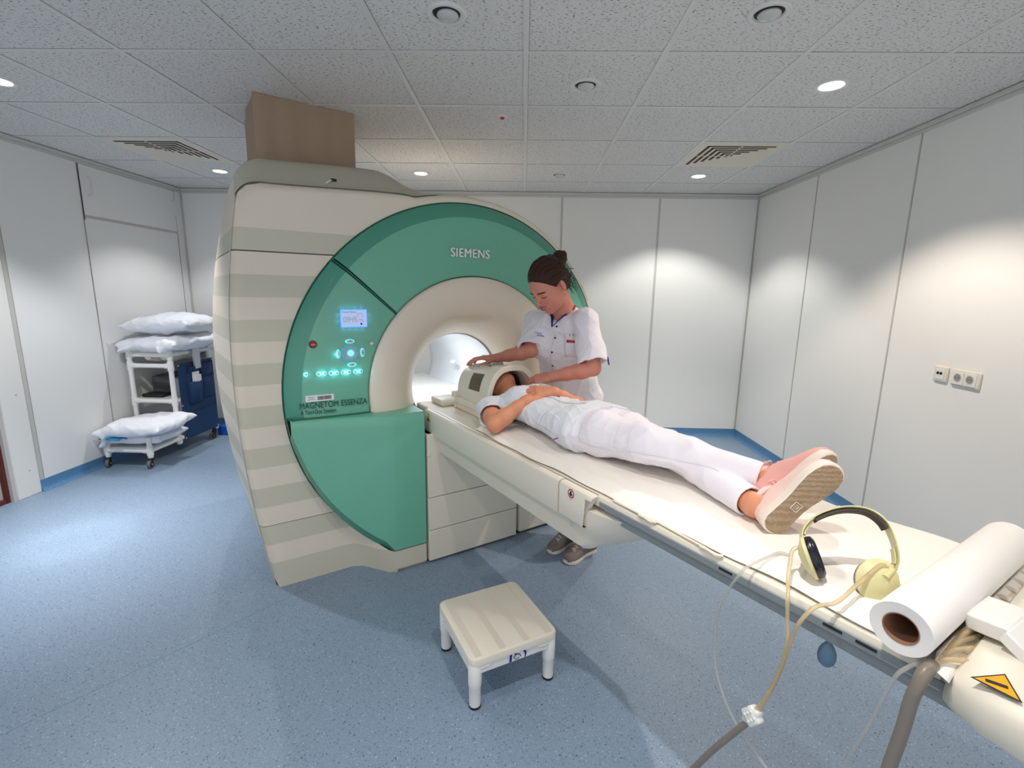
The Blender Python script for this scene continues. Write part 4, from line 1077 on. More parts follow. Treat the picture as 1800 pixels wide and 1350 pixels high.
g.build('pipe_fittings', 'pvc', ct, smooth=50)
MB().tube([(X1, Y2, .93), (X1+.16, Y2+.02, .93)], .012, 10).build('tow_handle', 'pvc', ct)
# shelves
MB().box((X0+.01, Y1, .512), (X1-.01, Y2, .522)).build('shelf', 'white', ct); MB().box((X0+.01, Y0, .165), (X1-.01, Y2, .175)).build('shelf', 'white', ct); MB().box((X0, Y1, .952), (X1, Y2, .962)).build('shelf', 'white', ct)
# back lining cloth of the open bay
MB().box((X0+.02, Y2-.02, .53), (X1-.02, Y2-.012, .91)).build('back_cloth', 'grey', ct)
def caster(x, y, rz):
    cs = bpy.data.objects.new('caster', None); C.objects.link(cs); cs.parent = ct; cs.location = (x-WL[ct.name][0], y-WL[ct.name][1], 0); WL[cs.name] = (x, y, 0)
    c, s_ = math.cos(rz), math.sin(rz); ax = (c, s_, 0); f = (-s_, c, 0)
    o_ = (x+f[0]*.02, y+f[1]*.02)
    w_ = []
    MB().lathe((o_[0]-c*.013, o_[1]-s_*.013, .036), ax, [(.020, 0), (.033, .001), (.036, .006), (.036, .020), (.033, .025), (.020, .026)], 28).build('tyre', mat('tyre_grey', rgb(104, 106, 110), .6), cs, smooth=50)
    MB().lathe((o_[0]-c*.016, o_[1]-s_*.016, .036), ax, [(.001, 0), (.025, .001), (.026, .004), (.026, .028), (.025, .031), (.001, .032)], 24).build('hub', 'black', cs)
    MB().lathe((o_[0]-c*.019, o_[1]-s_*.019, .036), ax, [(.001, 0), (.006, .001), (.006, .037), (.001, .038)], 14).build('axle_cap', 'yellow', cs)
    MB().tube([(x, y, .11), (x, y, .075)], .018, 14).tube([(x, y, .08), (o_[0]-f[0]*.005, o_[1]-f[1]*.005, .06)], [.022, .018], 12).build('fork', 'black', cs)
    return cs
for x, y, r_ in ((X0, Y0, 1.9), (X1, Y0, 1.75), (X1, Y2-.03, 1.2), (X0, Y2-.03, 1.4)): caster(x, y, r_-PI/2+PI)
# navy organiser with pockets on the +x side
nx = X1+.024
org = MB().box((nx, Y1+.045, .125), (nx+.004, Y2+.005, .840)).build('pocket_panel', 'navy', ct)
def pocket(y0, y1, z0, z1, d=.03):
    g = MB()
    R = []
    for z, k in ((z0, .25), (z0+.02, .7), (z0+(z1-z0)*.6, 1.0), (z1, 1.15)):
        R.append([(nx+.004, y0, z), (nx+.004+d*k*.8, y0+.02, z), (nx+.004+d*k, (y0+y1)/2, z-.008*(z == z1)), (nx+.004+d*k*.8, y1-.02, z), (nx+.004, y1, z)])
    g.rings(R, closed=False, cap=False)
    return g.build('pocket', 'navy', org, solid=.003, smooth=60)
pocket(4.30, 4.46, .44, .66, .055); pocket(4.47, 4.66, .46, .68); pocket(4.31, 4.47, .60, .80, .02); pocket(4.48, 4.66, .62, .81, .02)
MB().tube([(nx+.006, Y1+.05, .37), (nx+.006, Y2, .37)], .002, 5).build('seam', 'ink', org)
g = MB()
for y, z in ((Y1+.055, .825), (Y1+.055, .45), (Y1+.055, .14), (Y2-.005, .825), (Y2-.005, .14)): g.lathe((nx+.004, y, z), (1, 0, 0), [(.006, 0), (.005, .002), (.001, .003)], 10)
g.build('press_studs', 'letter', org)
# boxes standing in the pockets
def tagobj(o, l, c, g=None): return tag(o, l, c, g)
tagobj(MB().box((nx+.010, 4.395, .77), (nx+.030, 4.475, .985)).build('carton', 'shell', bevel=.002), 'tall pale grey carton standing in the topmost pocket of the trolley', 'box')
tagobj(MB().box((nx+.030, 4.335, .60), (nx+.038, 4.425, .745)).build('booklet', 'sticker', bevel=.001), 'white booklet at the back of the middle pocket of the trolley', 'booklet')
tagobj(MB().box((nx+.041, 4.350, .58), (nx+.049, 4.435, .715)).build('booklet', 'sticker', bevel=.001), 'slightly lower white booklet at the front of the middle pocket', 'booklet')
# dark boxes on the shelf
tagobj(MB().obox((-3.44, 4.50, .612), (.10, .02, 0), (-.02, .14, 0), (0, 0, .088)).build('storage_box', 'darkgrey', bevel=.01), 'dark grey covered box on the middle shelf of the trolley', 'box')
tagobj(MB().box((-3.275, 4.26, .5225), (-3.20, 4.52, .70)).build('document_case', M['grey'], bevel=.004), 'mid grey flat case standing upright on the middle shelf', 'case')
tagobj(MB().box((-3.53, 4.21, .5225), (-3.33, 4.34, .555)).build('cable_bundle', 'black', bevel=.01), 'low black item lying in front of the dark box on the shelf', 'cable')
# blue vinyl wedge behind the scanner
tagobj(MB().box((-3.22, 4.76, 0), (-2.2, 5.02, .10)).build('foam_block', 'blue', bevel=.012), 'bright blue vinyl foam block on the floor behind the trolley', 'foam block')

# ---------------------------------------------------------------- pillows
def pillow(c, hx, hy, hz, rz, tilt, label, seed, sags=(), amp=.014, h=.0065):
    ax = A3((math.cos(rz), math.sin(rz), tilt[0])); ay = A3((-math.sin(rz), math.cos(rz), tilt[1])); ax = unit(ax); ay = unit(ay-ax*(ay@ax)); az = np.cross(ax, ay); c = A3(c)
    F = Field(); F.box(c, (ax, ay, az), (hx*.93, hy*.93, hz*.42), k=.0, rnd=hz*.40); F.ell(c, (ax, ay, az), (hx*.98, hy*.98, hz*1.02), k=.06)
    for i in (-1, 1):
        for j_ in (-1, 1): F.cone(c+ax*hx*.7*i+ay*hy*.7*j_, c+ax*hx*.97*i+ay*hy*.97*j_, hz*.30, .010, k=.05)
    for (a0, b0, a1, b1, r0, r1, dz) in sags: F.econe(c+ax*a0+ay*b0, c+ax*a1+ay*b1+A3((0, 0, dz)), ay, (r0, .028), (r1, .014), k=.05)
    f1, f2 = folds(seed, amp, 13, 4), folds(seed+50, amp*.35, 36, 4)
    F.disp = lambda P: f1(P)+f2(P)
    o = field_obj(F, h, 'pillow', ['pillow'], None, smooth_it=2); me = o.data; q0 = Vector(tuple(c-A3((0, 0, hz))))
    me.transform(Matrix.Translation(-q0)); o.location = q0; WL[o.name] = tuple(q0)
    return tag(o, label, 'pillow')
pillow((-3.285, 4.44, 1.190), .285, .375, .108, .12, (.03, -.02), 'plump white pillow on top of the pile on the trolley', 3, amp=.020)
pillow((-3.290, 4.41, 1.035), .290, .375, .085, -.08, (.02, .03), 'flatter creased white pillow under the plump one on the trolley', 14, sags=((-.10, -.24, -.26, -.34, .12, .06, -.06), (.12, -.25, .14, -.36, .06, .02, -.06)), amp=.022)
pillow((-3.275, 3.93, .345), .300, .235, .078, -.05, (.08, .05), 'white pillow lying crooked on the low front shelf of the trolley', 8, sags=((-.20, -.05, -.27, -.12, .16, .12, -.15),), amp=.018)
pillow((-3.33, 3.99, .235), .235, .19, .045, .05, (.02, .0), 'white pillow mostly hidden beneath the crooked one on the low shelf', 21, amp=.010)
tagobj(MB().grid(lambda i, j: (-3.56+.20*i, 3.745+.13*j-.03*i, .258+.03*math.sin(i*3)*j+.012*math.sin(j*6)), 16, 12).build('folded_cloth', 'cyan', solid=.006, smooth=70), 'small cyan cloth peeking out between the low shelf pillows', 'cloth')
# rolled cream blankets under the upper pillows
for x, y in ((-3.40, 4.42), (-3.27, 4.44)):
    tagobj(MB().tube([(x, y-.24+.06*k, .905+.004*math.sin(k*2)) for k in range(9)], [.03, .048, .052, .050, .053, .052, .050, .048, .03], 18).build('rolled_towel', M['paper']), 'left cream rolled towel stuffed under the trolley top' if x < -3.3 else 'right cream rolled towel behind the navy panel corner under the trolley top', 'towel')

# ================================================================ headphones, tubes, bulb
hd = thing('headphones', 'pale yellow air-tube headphones with black ear pads on the paper', 'headphones', (1.20, -.43, .88), sc=True)
# band: an arch standing on its two ear cups
Bp = [(1.103, -.468, .962), (1.118, -.474, .992), (1.147, -.463, 1.020), (1.188, -.434, 1.040), (1.213, -.397, 1.045), (1.210, -.362, 1.035), (1.199, -.338, 1.010), (1.192, -.322, .972), (1.185, -.320, .950)]
def spline(P, n):
    P = [np.array(p, float) for p in P]; P = [2*P[0]-P[1]]+P+[2*P[-1]-P[-2]]; out = []
    for i in range(1, len(P)-2):
        for k in range(n):
            t = k/n; a, b_, c, d = P[i-1:i+3]
            out.append(.5*((2*b_)+(c-a)*t+(2*a-5*b_+4*c-d)*t*t+(3*b_-a-3*c+d)*t**3))
    out.append(P[-2]); return out
Bc = spline(Bp, 8); ctr = np.mean(Bp, axis=0)-np.array([0, 0, .03])
nrm_ = unit(np.cross(np.array(Bp[0])-np.array(Bp[4]), np.array(Bp[-1])-np.array(Bp[4])))    # across the band
def bandmesh(pts, w_, t_, off=0, widths=None):
    R = []
    for i, p in enumerate(pts):
        tg = unit(pts[min(i+1, len(pts)-1)]-pts[max(i-1, 0)]); rad = unit(np.cross(tg, nrm_)); rad = rad if rad@(p-ctr) > 0 else -rad
        ww = w_*(widths(i/(len(pts)-1)) if widths else 1)
        R.append([p+nrm_*a*ww+rad*(b_*t_+off) for a, b_ in ((-1, -.5), (-1, .5), (-.6, 1), (.6, 1), (1, .5), (1, -.5), (.6, -1), (-.6, -1))])
    return MB().rings(R)
bandmesh(Bc, .0170, .0024, .002, lambda t: .75+.5*math.sin(PI*t)).build('headband', 'hp', hd, sc=True, smooth=50)
bandmesh(Bc[14:45], .0170, .0036, -.0050, None).build('band_padding', 'foam', hd, sc=True, smooth=50)
for i0 in (5, 52): bandmesh(Bc[i0:i0+9], .010, .003, -.003).build('size_slider', 'hp', hd, sc=True, smooth=50)
def cup(c, ax_out, up_, ra, rb, nm='ear_cup'):
    c = np.array(c, float); n = unit(ax_out); up_ = unit(np.array(up_)-n*(np.array(up_)@n)); s_ = np.cross(n, up_)
    def el(k, d): return [c+n*d+up_*ra*k*math.cos(a)+s_*rb*k*math.sin(a) for a in np.linspace(0, 2*PI, 33)[:-1]]
    o = MB().rings([el(.90, -.002), el(1, .000), el(1.0, .006), el(.90, .009), el(.70, .014), el(.5, .019), el(.25, .021), el(.02, .0215)]).build(nm, 'hp', hd, sc=True, smooth=50)
    MB().rings([el(.6, -.005), el(.62, -.014), el(.80, -.018), el(.96, -.013), el(.97, -.004), el(.93, 0)]).build('ear_pad', 'pad', o, sc=True, smooth=60)
    return o, n, up_, s_
cL, nL, uL, sL = cup((1.106, -.447, .938), (-.45, -.79, -.42), (-.003, -.043, .082), .047, .036)
cR, nR, uR, sR = cup((1.150, -.336, .928), (-.62, .50, .50), (.45, .10, .75), .046, .038)
MB().tube([Bc[1], Bc[0], np.array((1.100, -.465, .950)), np.array((1.098, -.463, .938))], [.0045, .0055, .0060, .0070], 10).build('yoke', 'hp', hd, sc=True, smooth=60)
MB().tube([Bc[-1], np.array((1.172, -.322, .95))+nR*.006, np.array((1.155, -.330, .935))+nR*.018], [.0050, .0060, .0070], 10).build('yoke', 'hp', hd, sc=True, smooth=60)
def wire(pts, r, nm, m_, par, n=8): return MB().tube(spline(pts, 6), r, n).build(nm, m_, par, sc=True, smooth=80)
wire([(1.100, -.470, .955), (1.085, -.478, .945), (1.06, -.468, .925), (1.03, -.455, .905), (1.005, -.440, .895), (.990, -.432, .880), (.985, -.425, .84), (.980, -.417, .79), (.980, -.428, .70), (.980, -.448, .63), (.978, -.463, .590)], .0042, 'air_tube', 'tube', hd)
wire([(1.166, -.326, .958), (1.150, -.335, .962), (1.10, -.350, .930), (1.04, -.362, .902), (.995, -.382, .895), (.965, -.395, .86), (.975, -.410, .80), (.980, -.424, .72), (.980, -.440, .65), (.978, -.458, .590)], .0042, 'air_tube', 'tube', hd)
wire([(.978, -.470, .560), (.972, -.505, .49), (.968, -.545, .41), (.964, -.59, .31), (.955, -.66, .17), (.94, -.70, .06), (.93, -.72, .008)], .0075, 'air_hose', 'tubegrey', hd, 12)
c = np.array((.978, -.467, .572)); sa_ = unit((.05, -.55, -.8)); sb_2 = unit(np.cross(sa_, (1, .3, 0))); sc2 = np.cross(sa_, sb_2)
Rr = []
for d in (-.010, -.008, .008, .010):
    k = .9 if abs(d) > .009 else 1; Rr.append([c+sc2*d+k*(sa_*.027*math.cos(a)*(1+.12*math.cos(6*a))+sb_2*.019*math.sin(a)*(1+.12*math.cos(6*a))) for a in np.linspace(0, 2*PI, 37)[:-1]])
sp_ = MB().rings(Rr).build('tube_splitter', 'white', hd, sc=True, smooth=50)
g = MB()
for a in (-.011, 0, .011):
    for b_ in (-.007, .007): g.lathe(c+sa_*a+sb_2*b_+sc2*.010, sc2, [(.0035, 0), (.003, .0015), (.0008, .002)], 10)
g.build('moulded_studs', 'white', sp_, sc=True)
# thin clear tube making a wide loop
lt = MB().tube(spline([(1.15, -.510, .898), (1.135, -.529, .900), (1.08, -.535, .899), (1.03, -.538, .897), (1.005, -.540, .893), (.992, -.545, .875), (.985, -.562, .83), (.980, -.577, .769), (.980, -.575, .66), (.980, -.550, .58), (.980, -.500, .515), (.980, -.424, .470), (.97, -.36, .46), (.96, -.30, .54), (.95, -.274, .658), (.95, -.251, .76), (.953, -.232, .86), (.965, -.222, .886), (1.00, -.205, .900)], 6), .0035, 8).build('clear_tube', 'tubeclear', sc=True, smooth=80)
tag(lt, 'thin transparent tube hanging in a wide loop below the table edge', 'tube')
# hose hanging from the console
hs = MB().tube(spline([(1.000, -.196, .896), (.985, -.196, .900), (.966, -.199, .890), (.956, -.201, .868), (.953, -.204, .84), (.950, -.207, .78), (.945, -.215, .68), (.94, -.225, .50), (.935, -.24, .30), (.93, -.25, .15), (.92, -.26, .012)], 6), .0105, 14).build('grey_hose', 'tubegrey', sc=True, smooth=80)
tag(hs, 'thick grey translucent hose hanging straight down beside the paper roll', 'hose')
g = MB()
for k in range(5): g.tube(spline([(1.05+.05*k, -.165-.004*k, .905), (1.02+.03*k, -.185, .906+.004*k), (1.0+.02*k, -.192, .900), (.972+.006*k, -.196, .884-.002*k), (.962, -.199, .855)], 5), .0045, 7)
tag(g.build('tube_bundle', 'tube', sc=True, smooth=80), 'bundle of yellowed tubes plugged in between paper roll and console', 'tubes')
bl = thing('call_bulb', 'small blue rubber squeeze bulb hanging on a thin tube under the table', 'squeeze bulb', (1.07, -.375, .73), sc=True)
MB().lathe((1.07, -.375, .730), (0, 0, 1), [(.001, 0), (.009, .002), (.0155, .010), (.0180, .022), (.0172, .033), (.013, .045), (.0075, .053), (.0045, .057), (.0035, .062)], 28).build('bulb', 'bulb', bl, sc=True, smooth=80)
MB().tube([(1.07, -.375, .790), (1.071, -.376, .81), (1.072, -.377, .8265)], .0028, 8).build('tube', 'tubeclear', bl, sc=True)

# ================================================================ head coil
hc = thing('head_coil', 'cream arched MRI head coil with a mirror window over the face', 'head coil', (1.33, -2.2, .87), sc=True)
def arch(r_, h_, v, z0=.925, n=28, flat=.0):
    P = []
    for i in range(n+1):
        a = PI*i/n; c_, s_ = math.cos(a), math.sin(a)
        e_ = 2/2.7
        P.append((1.33-r_*math.copysign(abs(c_)**e_, c_), v, z0+h_*abs(s_)**e_))
    return P
def archband(v0, v1, ro, ho, ri, hi, nm, m_='cream2', z0=.925, ro1=None, ho1=None, par=None, bev=.004):
    ro1 = ro1 or ro; ho1 = ho1 or ho; k = ri/ro; kh = hi/ho
    A = arch(ro, ho, v0, z0); A2 = arch(ri, hi, v0, z0); B_ = arch(ro1, ho1, v1, z0); B2 = arch(ro1*k, ho1*kh, v1, z0)
    g = MB(); R = [[A[i], B_[i], B2[i], A2[i]] for i in range(len(A))]
    g.rings(R, closed=True, cap=True); return g.build(nm, m_, par or hc, sc=True, smooth=35, bevel=bev)
archband(-2.045, -2.020, .153, .228, .128, .198, 'front_hoop')
archband(-2.075, -2.045, .149, .222, .126, .194, 'hoop_collar')
# shell sides with the window cut out on each side: built from angular segments
def shell_seg(a0, a1, v0, v1, nm, n=14):
    A = []
    for i in range(n+1):
        a = a0+(a1-a0)*i/n; c_, s_ = math.cos(a), math.sin(a); e_ = 2/2.7; sg = math.copysign(abs(c_)**e_, c_); hh = abs(s_)**e_
        f = lambda v: (.149-.008*smooth01((-v-2.08)/.3), .218-.026*smooth01((-v-2.08)/.3))
        row = []
        for v, inn in ((v0, 0), (v1, 0), (v1, 1), (v0, 1)):
            r_, h_ = f(v); r_ -= .024*inn; h_ -= .024*inn; row.append((1.33-r_*sg, v, .925+h_*hh))
        A.append(row)
    return A
g = MB()
g.rings(shell_seg(math.radians(50), math.radians(78), -2.07, -2.385, ''), closed=True); g.rings(shell_seg(math.radians(102), math.radians(130), -2.07, -2.385, ''), closed=True)
g.rings(shell_seg(math.radians(76), math.radians(104), -2.07, -2.16, ''), closed=True); g.rings(shell_seg(math.radians(76), math.radians(104), -2.27, -2.385, ''), closed=True)
for s_ in (0, 1):
    f = (lambda d: math.radians(d)) if s_ == 0 else (lambda d: math.radians(180-d))
    g.rings(shell_seg(f(14), f(52), -2.07, -2.125, ''), closed=True); g.rings(shell_seg(f(14), f(52), -2.265, -2.385, ''), closed=True); g.rings(shell_seg(f(0), f(16), -2.07, -2.385, ''), closed=True)
g.build('upper_shell', 'cream2', hc, sc=True, smooth=35, bevel=.003)
# end cap at the head side
E0 = arch(.141, .192, -2.383); MB().rings([E0, [(1.33+(p[0]-1.33)*.97, -2.392, .925+(p[2]-.925)*.97) for p in E0], [(1.33+(p[0]-1.33)*.7, -2.396, .925+(p[2]-.925)*.7) for p in E0]], closed=True).build('end_cap', 'cream2', hc, sc=True)
wmat = mat('smoky_window', rgb(96, 84, 70), .12, trans=.35)
for s_ in (0, 1):
    f = (lambda d: math.radians(d)) if s_ == 0 else (lambda d: math.radians(180-d))
    A = shell_seg(f(15), f(51), -2.12, -2.27, ''); MB().rings([[(1.33+(p[0]-1.33)*.94, p[1], p[2]-.005) for p in r] for r in A], closed=True).build('window', wmat, hc, sc=True)
MB().box((1.262, -2.275, 1.108), (1.398, -2.155, 1.118)).build('mirror', 'ink', hc, sc=True)
MB().box((1.295, -2.19, 1.126), (1.365, -2.172, 1.146)).build('latch', 'grey', hc, sc=True, bevel=.003)
# lower half and base
MB().box((1.170, -2.385, .905), (1.192, -2.025, .940)).build('side_ledge', 'cream2', hc, sc=True, bevel=.004)
MB().box((1.468, -2.385, .905), (1.490, -2.025, .940)).build('side_ledge', 'cream2', hc, sc=True, bevel=.004)
MB().box((1.178, -2.375, .871), (1.482, -2.04, .908)).build('base_tray', 'cream', hc, sc=True, bevel=.005)
MB().box((1.165, -2.415, .930), (1.495, -2.375, .965)).build('rear_flange', 'cream2', hc, sc=True, bevel=.006)
MB().rings([[(1.17, -2.375, z), (1.49, -2.375, z), (1.47, -2.42-(.93-z)*.4, z), (1.19, -2.42-(.93-z)*.4, z)] for z in (.871, .93)]).build('rear_block', 'cream', hc, sc=True, bevel=.004)
MB().rings([[(1.12, -2.60, z), (1.54, -2.60, z), (1.54, -2.44+k, z), (1.12, -2.44+k, z)] for z, k in ((.871, 0), (.89, -.004), (.905, -.03))]).build('connector_shoe', 'cream2', hc, sc=True, bevel=.006)
# ---------------------------------------------------------------- the standing woman
nv = thing('person', 'standing woman in white uniform with brown hair bun leaning over the table', 'person', (.30, 2.80, 0))
fN = unit((-.5, -.866, 0)); sN = unit((.866, -.5, 0))
HD = unit((-.755, -.656, 0)); pt_ = math.radians(40)
hf = HD*math.cos(pt_)-A3((0, 0, 1))*math.sin(pt_); hu = HD*math.sin(pt_)+A3((0, 0, 1))*math.cos(pt_); hl_ = np.cross((0, 0, 1), HD)
SK = A3((.121, 2.462, 1.570)); HS = 1.07
B = Field()
qh, axh = head(B, SK, hf, hu, hl_, HS)
NB = A3((.212, 2.565, 1.43))
B.cone(qh(-.030, 0, -.065), NB, .050, .058, k=.025)
B.cone(qh(-.01, 0, -.075), NB+fN*.02, .045, .05, k=.02)
pel, wai, che, uch = A3((.292, 2.800, .93)), A3((.262, 2.735, 1.08)), A3((.222, 2.645, 1.24)), A3((.205, 2.595, 1.36))
Rs, Ls = A3((.062, 2.720, 1.368)), A3((.318, 2.445, 1.390))
Re, Rw = A3((.046, 2.585, 1.212)), SV(1.405, -2.305, 1.152)
Le, Lw = A3((.352, 2.345, 1.156)), A3((.150, 2.385, 1.102))
B.econe(pel, wai, sN, (.150, .095), (.125, .085)); B.econe(wai, che, sN, (.125, .085), (.140, .095)); B.econe(che, uch, sN, (.140, .095), (.125, .075))
B.chain([Rs*.6+uch*.4, Rs], [.05, .050], k=.03); B.chain([Ls*.6+uch*.4, Ls], [.05, .050], k=.03); B.cone(uch, NB, .07, .055, k=.03)
for sh, el, wr_ in ((Rs, Re, Rw), (Ls, Le, Lw)):
    B.chain([sh, (sh+el)/2, el], [.047, .044, .037], k=.015); B.chain([el, el*.72+wr_*.28, el*.35+wr_*.65, wr_], [.037, .041, .033, .0265], k=.015)
feet = []
for (tu, tv_, hv) in ((1.615, -2.035, -2.07), (1.627, -1.898, -1.925)):
    ank = SV(1.80, hv, .085); hip = pel+sN*(.085 if hv > -2 else -.085); kn = SV(1.775, hv, .48)
    B.chain([hip, kn], [.085, .058], k=.03); B.chain([kn, kn*.7+ank*.3, ank], [.056, .058, .036], k=.02)
    B.cone(ank, SV(1.70, hv+.02, .045), .032, .022, k=.02)
    feet.append((ank, hv, tu, tv_))
kn_R = SV(1.300, -2.345, 1.166); tR = unit(SV(1.30, -2.20, 1.14)-SV(1.30, -2.35, 1.14))
dR = unit(SV(1.29, -2.37, 1.156)-Rw)
hand(B, Rw, dR, (0, 0, 1), tR, ((14, 24, 16), (12, 24, 16), (12, 26, 18), (16, 28, 20)), 1.0, .10, thumb=(.62, .62, -.35))
dL = unit(A3((.050, 2.400, 1.078))-Lw)
hand(B, Lw, dL, unit(A3((.15, -.55, .85))), unit(A3((-.1, .75, .55))), ((22, 30, 20), (26, 34, 22), (30, 36, 24), (34, 38, 26)), .98, .05, thumb=(.8, .35, -.35))
pp = head_paint(qh, HS, hf, hl_, hu)
body = field_obj(B, .0027, 'body', ['skinN', 'lips', 'hair'], nv, paint=lambda c: np.zeros(len(c), int))
# eyebrows and teeth
for sg in (-1, 1):
    pts = []
    for a, b_, h_ in ((.098, .012, .010), (.095, .024, .0145), (.086, .038, .013), (.076, .048, .008)):
        p, n_ = B.march(qh(a+.05, sg*b_*1.02, h_), -hf, .2); pts.append(p)
    MB().tube(spline(pts, 4), [.0014+.0024*math.sin(PI*(i+1)/15) for i in range(13)], 6).build('eyebrow', 'hair', nv)
for sg in (-1, 1):
    pts = []
    for b_, h_ in ((.018, -.0165), (.024, -.0155), (.032, -.0160), (.040, -.0150), (.047, -.0120)):
        p, n_ = B.march(qh(.14, sg*b_, h_), -hf, .2); pts.append(p+hf*.0005)
    MB().tube(spline(pts, 3), [.0009+.0014*math.sin(PI*(i+1)/14) for i in range(13)], 6).build('eyelashes', 'hair', nv)
def lip(h0, bow, r0, nm, m_):
    pts = []
    for b_ in (-.025, -.017, -.008, 0, .008, .017, .025):
        e_ = (-.0605-h0)*(abs(b_)/.025)**2.2-bow*(b_ == 0)
        p, n_ = B.march(qh(.15, b_, h0+e_), -hf, .2); pts.append(p-hf*.0012)
    return MB().tube(spline(pts, 3), [.0008+r0*math.sin(PI*(i+.5)/19)**.6 for i in range(19)], 8).build(nm, m_, nv, smooth=80)
lip(-.0645, .0008, .0034, 'upper_lip', 'lips'); lip(-.0765, -.0005, .0042, 'lower_lip', 'lips'); lip(-.0705, 0, .0026, 'teeth', 'teeth')
# hair
Hh = Field()
Hh.ell(qh(-.016, 0, .024), axh, A3((.106, .085, .098))*HS, k=.01); Hh.ell(qh(-.05, 0, -.02), axh, A3((.068, .072, .075))*HS, k=.02)
for sg in (-1, 1): Hh.ell(qh(.000, sg*.066, .010), axh, A3((.050, .020, .045))*HS, k=.015)
bun = qh(-.136, 0, .045); Hh.ell(bun, axh, (.034, .036, .036), k=.008); Hh.cone(qh(-.10, 0, .045), bun, .03, .026, k=.015)
n_h = unit(hf*.80-hu*.60)
Hh.box(qh(.070, 0, .058)+n_h*.15, (n_h, hl_, np.cross(n_h, hl_)), (.15, .2, .3), k=.012, op=1)
for sg in (-1, 1): Hh.ell(qh(.002, sg*.088, -.028), axh, A3((.030, .030, .037))*HS, k=.006, op=1)
Hh.box(qh(-.02, 0, -.128), (hf, hl_, hu), (.2, .2, .05), k=.02, op=1)
Hh.chain([qh(.094, .014, .066), qh(.070, .016, .112), qh(.020, .017, .133), qh(-.04, .016, .130)], [.0055]*4, k=.003, op=1)
def hair_d(P):
    q_ = P-SK; a = q_@hf; b_ = q_@hl_; h_ = q_@hu
    ang = np.arctan2(b_, h_+.02); far = np.clip((np.linalg.norm(P-bun, axis=1)), .0, .3)
    fade = np.clip((.06-(q_-(qh(.070, 0, .058)-SK))@n_h*1.0)/.05-1.1, 0, 1)
    return fade*(.0020*np.sin(ang*34+3*np.sin(a*40)+2*np.sin(h_*50))+.0026*np.sin(ang*13+a*60+1.5*np.sin(b_*70)))+.0035*np.sin(P@A3((110, 70, 90)))*np.sin(P@A3((-60, 120, 80)))*(far < .055)
Hh.disp = hair_d
hair = field_obj(Hh, .003, 'hair', ['hair'], nv, smooth_it=1)
random.seed(9); g = MB()
for k in range(34):
    st0 = qh(-.085+random.uniform(-.03, .03), random.uniform(-.03, .06), -.065+random.uniform(-.01, .02)); P_ = []
    ph = random.uniform(0, 6); ln = random.uniform(.03, .06)
    for i in range(18):
        t = i/17; P_.append(st0-hf*.018*t+A3((.3, .12, -1))*ln*t+A3((math.cos(ph+t*16), math.sin(ph+t*16), 0))*.006*t**.5)
    g.tube(P_, [.0016*(1-.6*i/17) for i in range(18)], 5)
for k in range(26):
    ph = random.uniform(0, 6); st0 = bun; ax1 = unit([random.gauss(0, 1) for _ in range(3)]); ax2 = unit(np.cross(ax1, [random.gauss(0, 1) for _ in range(3)])); r_ = random.uniform(.030, .040)
    g.tube([st0+r_*(ax1*math.cos(ph+t*.25)+ax2*math.sin(ph+t*.25))+.002*A3((math.sin(t*1.7), math.cos(t*1.3), 0)) for t in range(10)], [.0014+.0012*math.sin(PI*t/9) for t in range(10)], 5)
g.build('curls', 'hair', hair)
# tunic
T = Field()
hem = A3((.315, 2.845, .80))
T.econe(hem, pel, sN, (.200, .125), (.190, .128), k=.02); T.econe(pel, wai, sN, (.190, .128), (.160, .118), k=.04); T.econe(wai, che, sN, (.160, .118), (.172, .125), k=.04); T.econe(che, uch, sN, (.172, .122), (.150, .095), k=.04)
for sg in (-1, 1): T.ell(che+fN*.075+sN*sg*.075+A3((0, 0, .015)), (sN, fN, (0, 0, 1)), (.070, .060, .070), k=.04)
for sh, el in ((Rs, Re), (Ls, Le)):
    T.cone(uch*.5+sh*.5+A3((0, 0, -.012)), sh+A3((0, 0, -.012)), .070, .060, k=.05)
T.cone(uch+A3((0, 0, .02)), NB+A3((.004, .01, -.01)), .09, .066, k=.04)
for sh, el, kk in ((Rs, Re, .98), (Ls, Le, .90)):
    Sl = Field(); dd = unit(el-sh); e0 = sh+(el-sh)*kk; Sl.cone(sh, e0+dd*.03, .064, .082, k=.03); Sl.cyl(e0, e0+dd*.14, .14, k=.002); Sl.cone(e0-dd*.06, e0+dd*.05, .050, .078, k=.004, op=1); T.sub(Sl, k=.03)
T.cyl(hem-A3((0, 0, .2)), hem-A3((0, 0, .03)), .4, k=.004)
T.cone(NB+A3((-.0, -.01, -.03)), NB+(qh(-.03, 0, -.065)-NB)*.9, .056, .072, k=.006, op=1)
Vb = A3((.150, 2.47, 1.352)); T.cone(Vb-fN*.01+A3((0, 0, .005)), NB+fN*.045+A3((0, 0, .045)), .004, .056, k=.006, op=1); T.cone(Vb+fN*.03+A3((0, 0, .004)), NB+fN*.085+A3((0, 0, .05)), .006, .058, k=.006, op=1)
_h2 = folds(4, .011, 16); _h3 = folds(44, .004, 38); fd = lambda P: _h2(P)+_h3(P)
T.disp = fd
tun = field_obj(T, .0035, 'tunic', ['uniform'], nv)
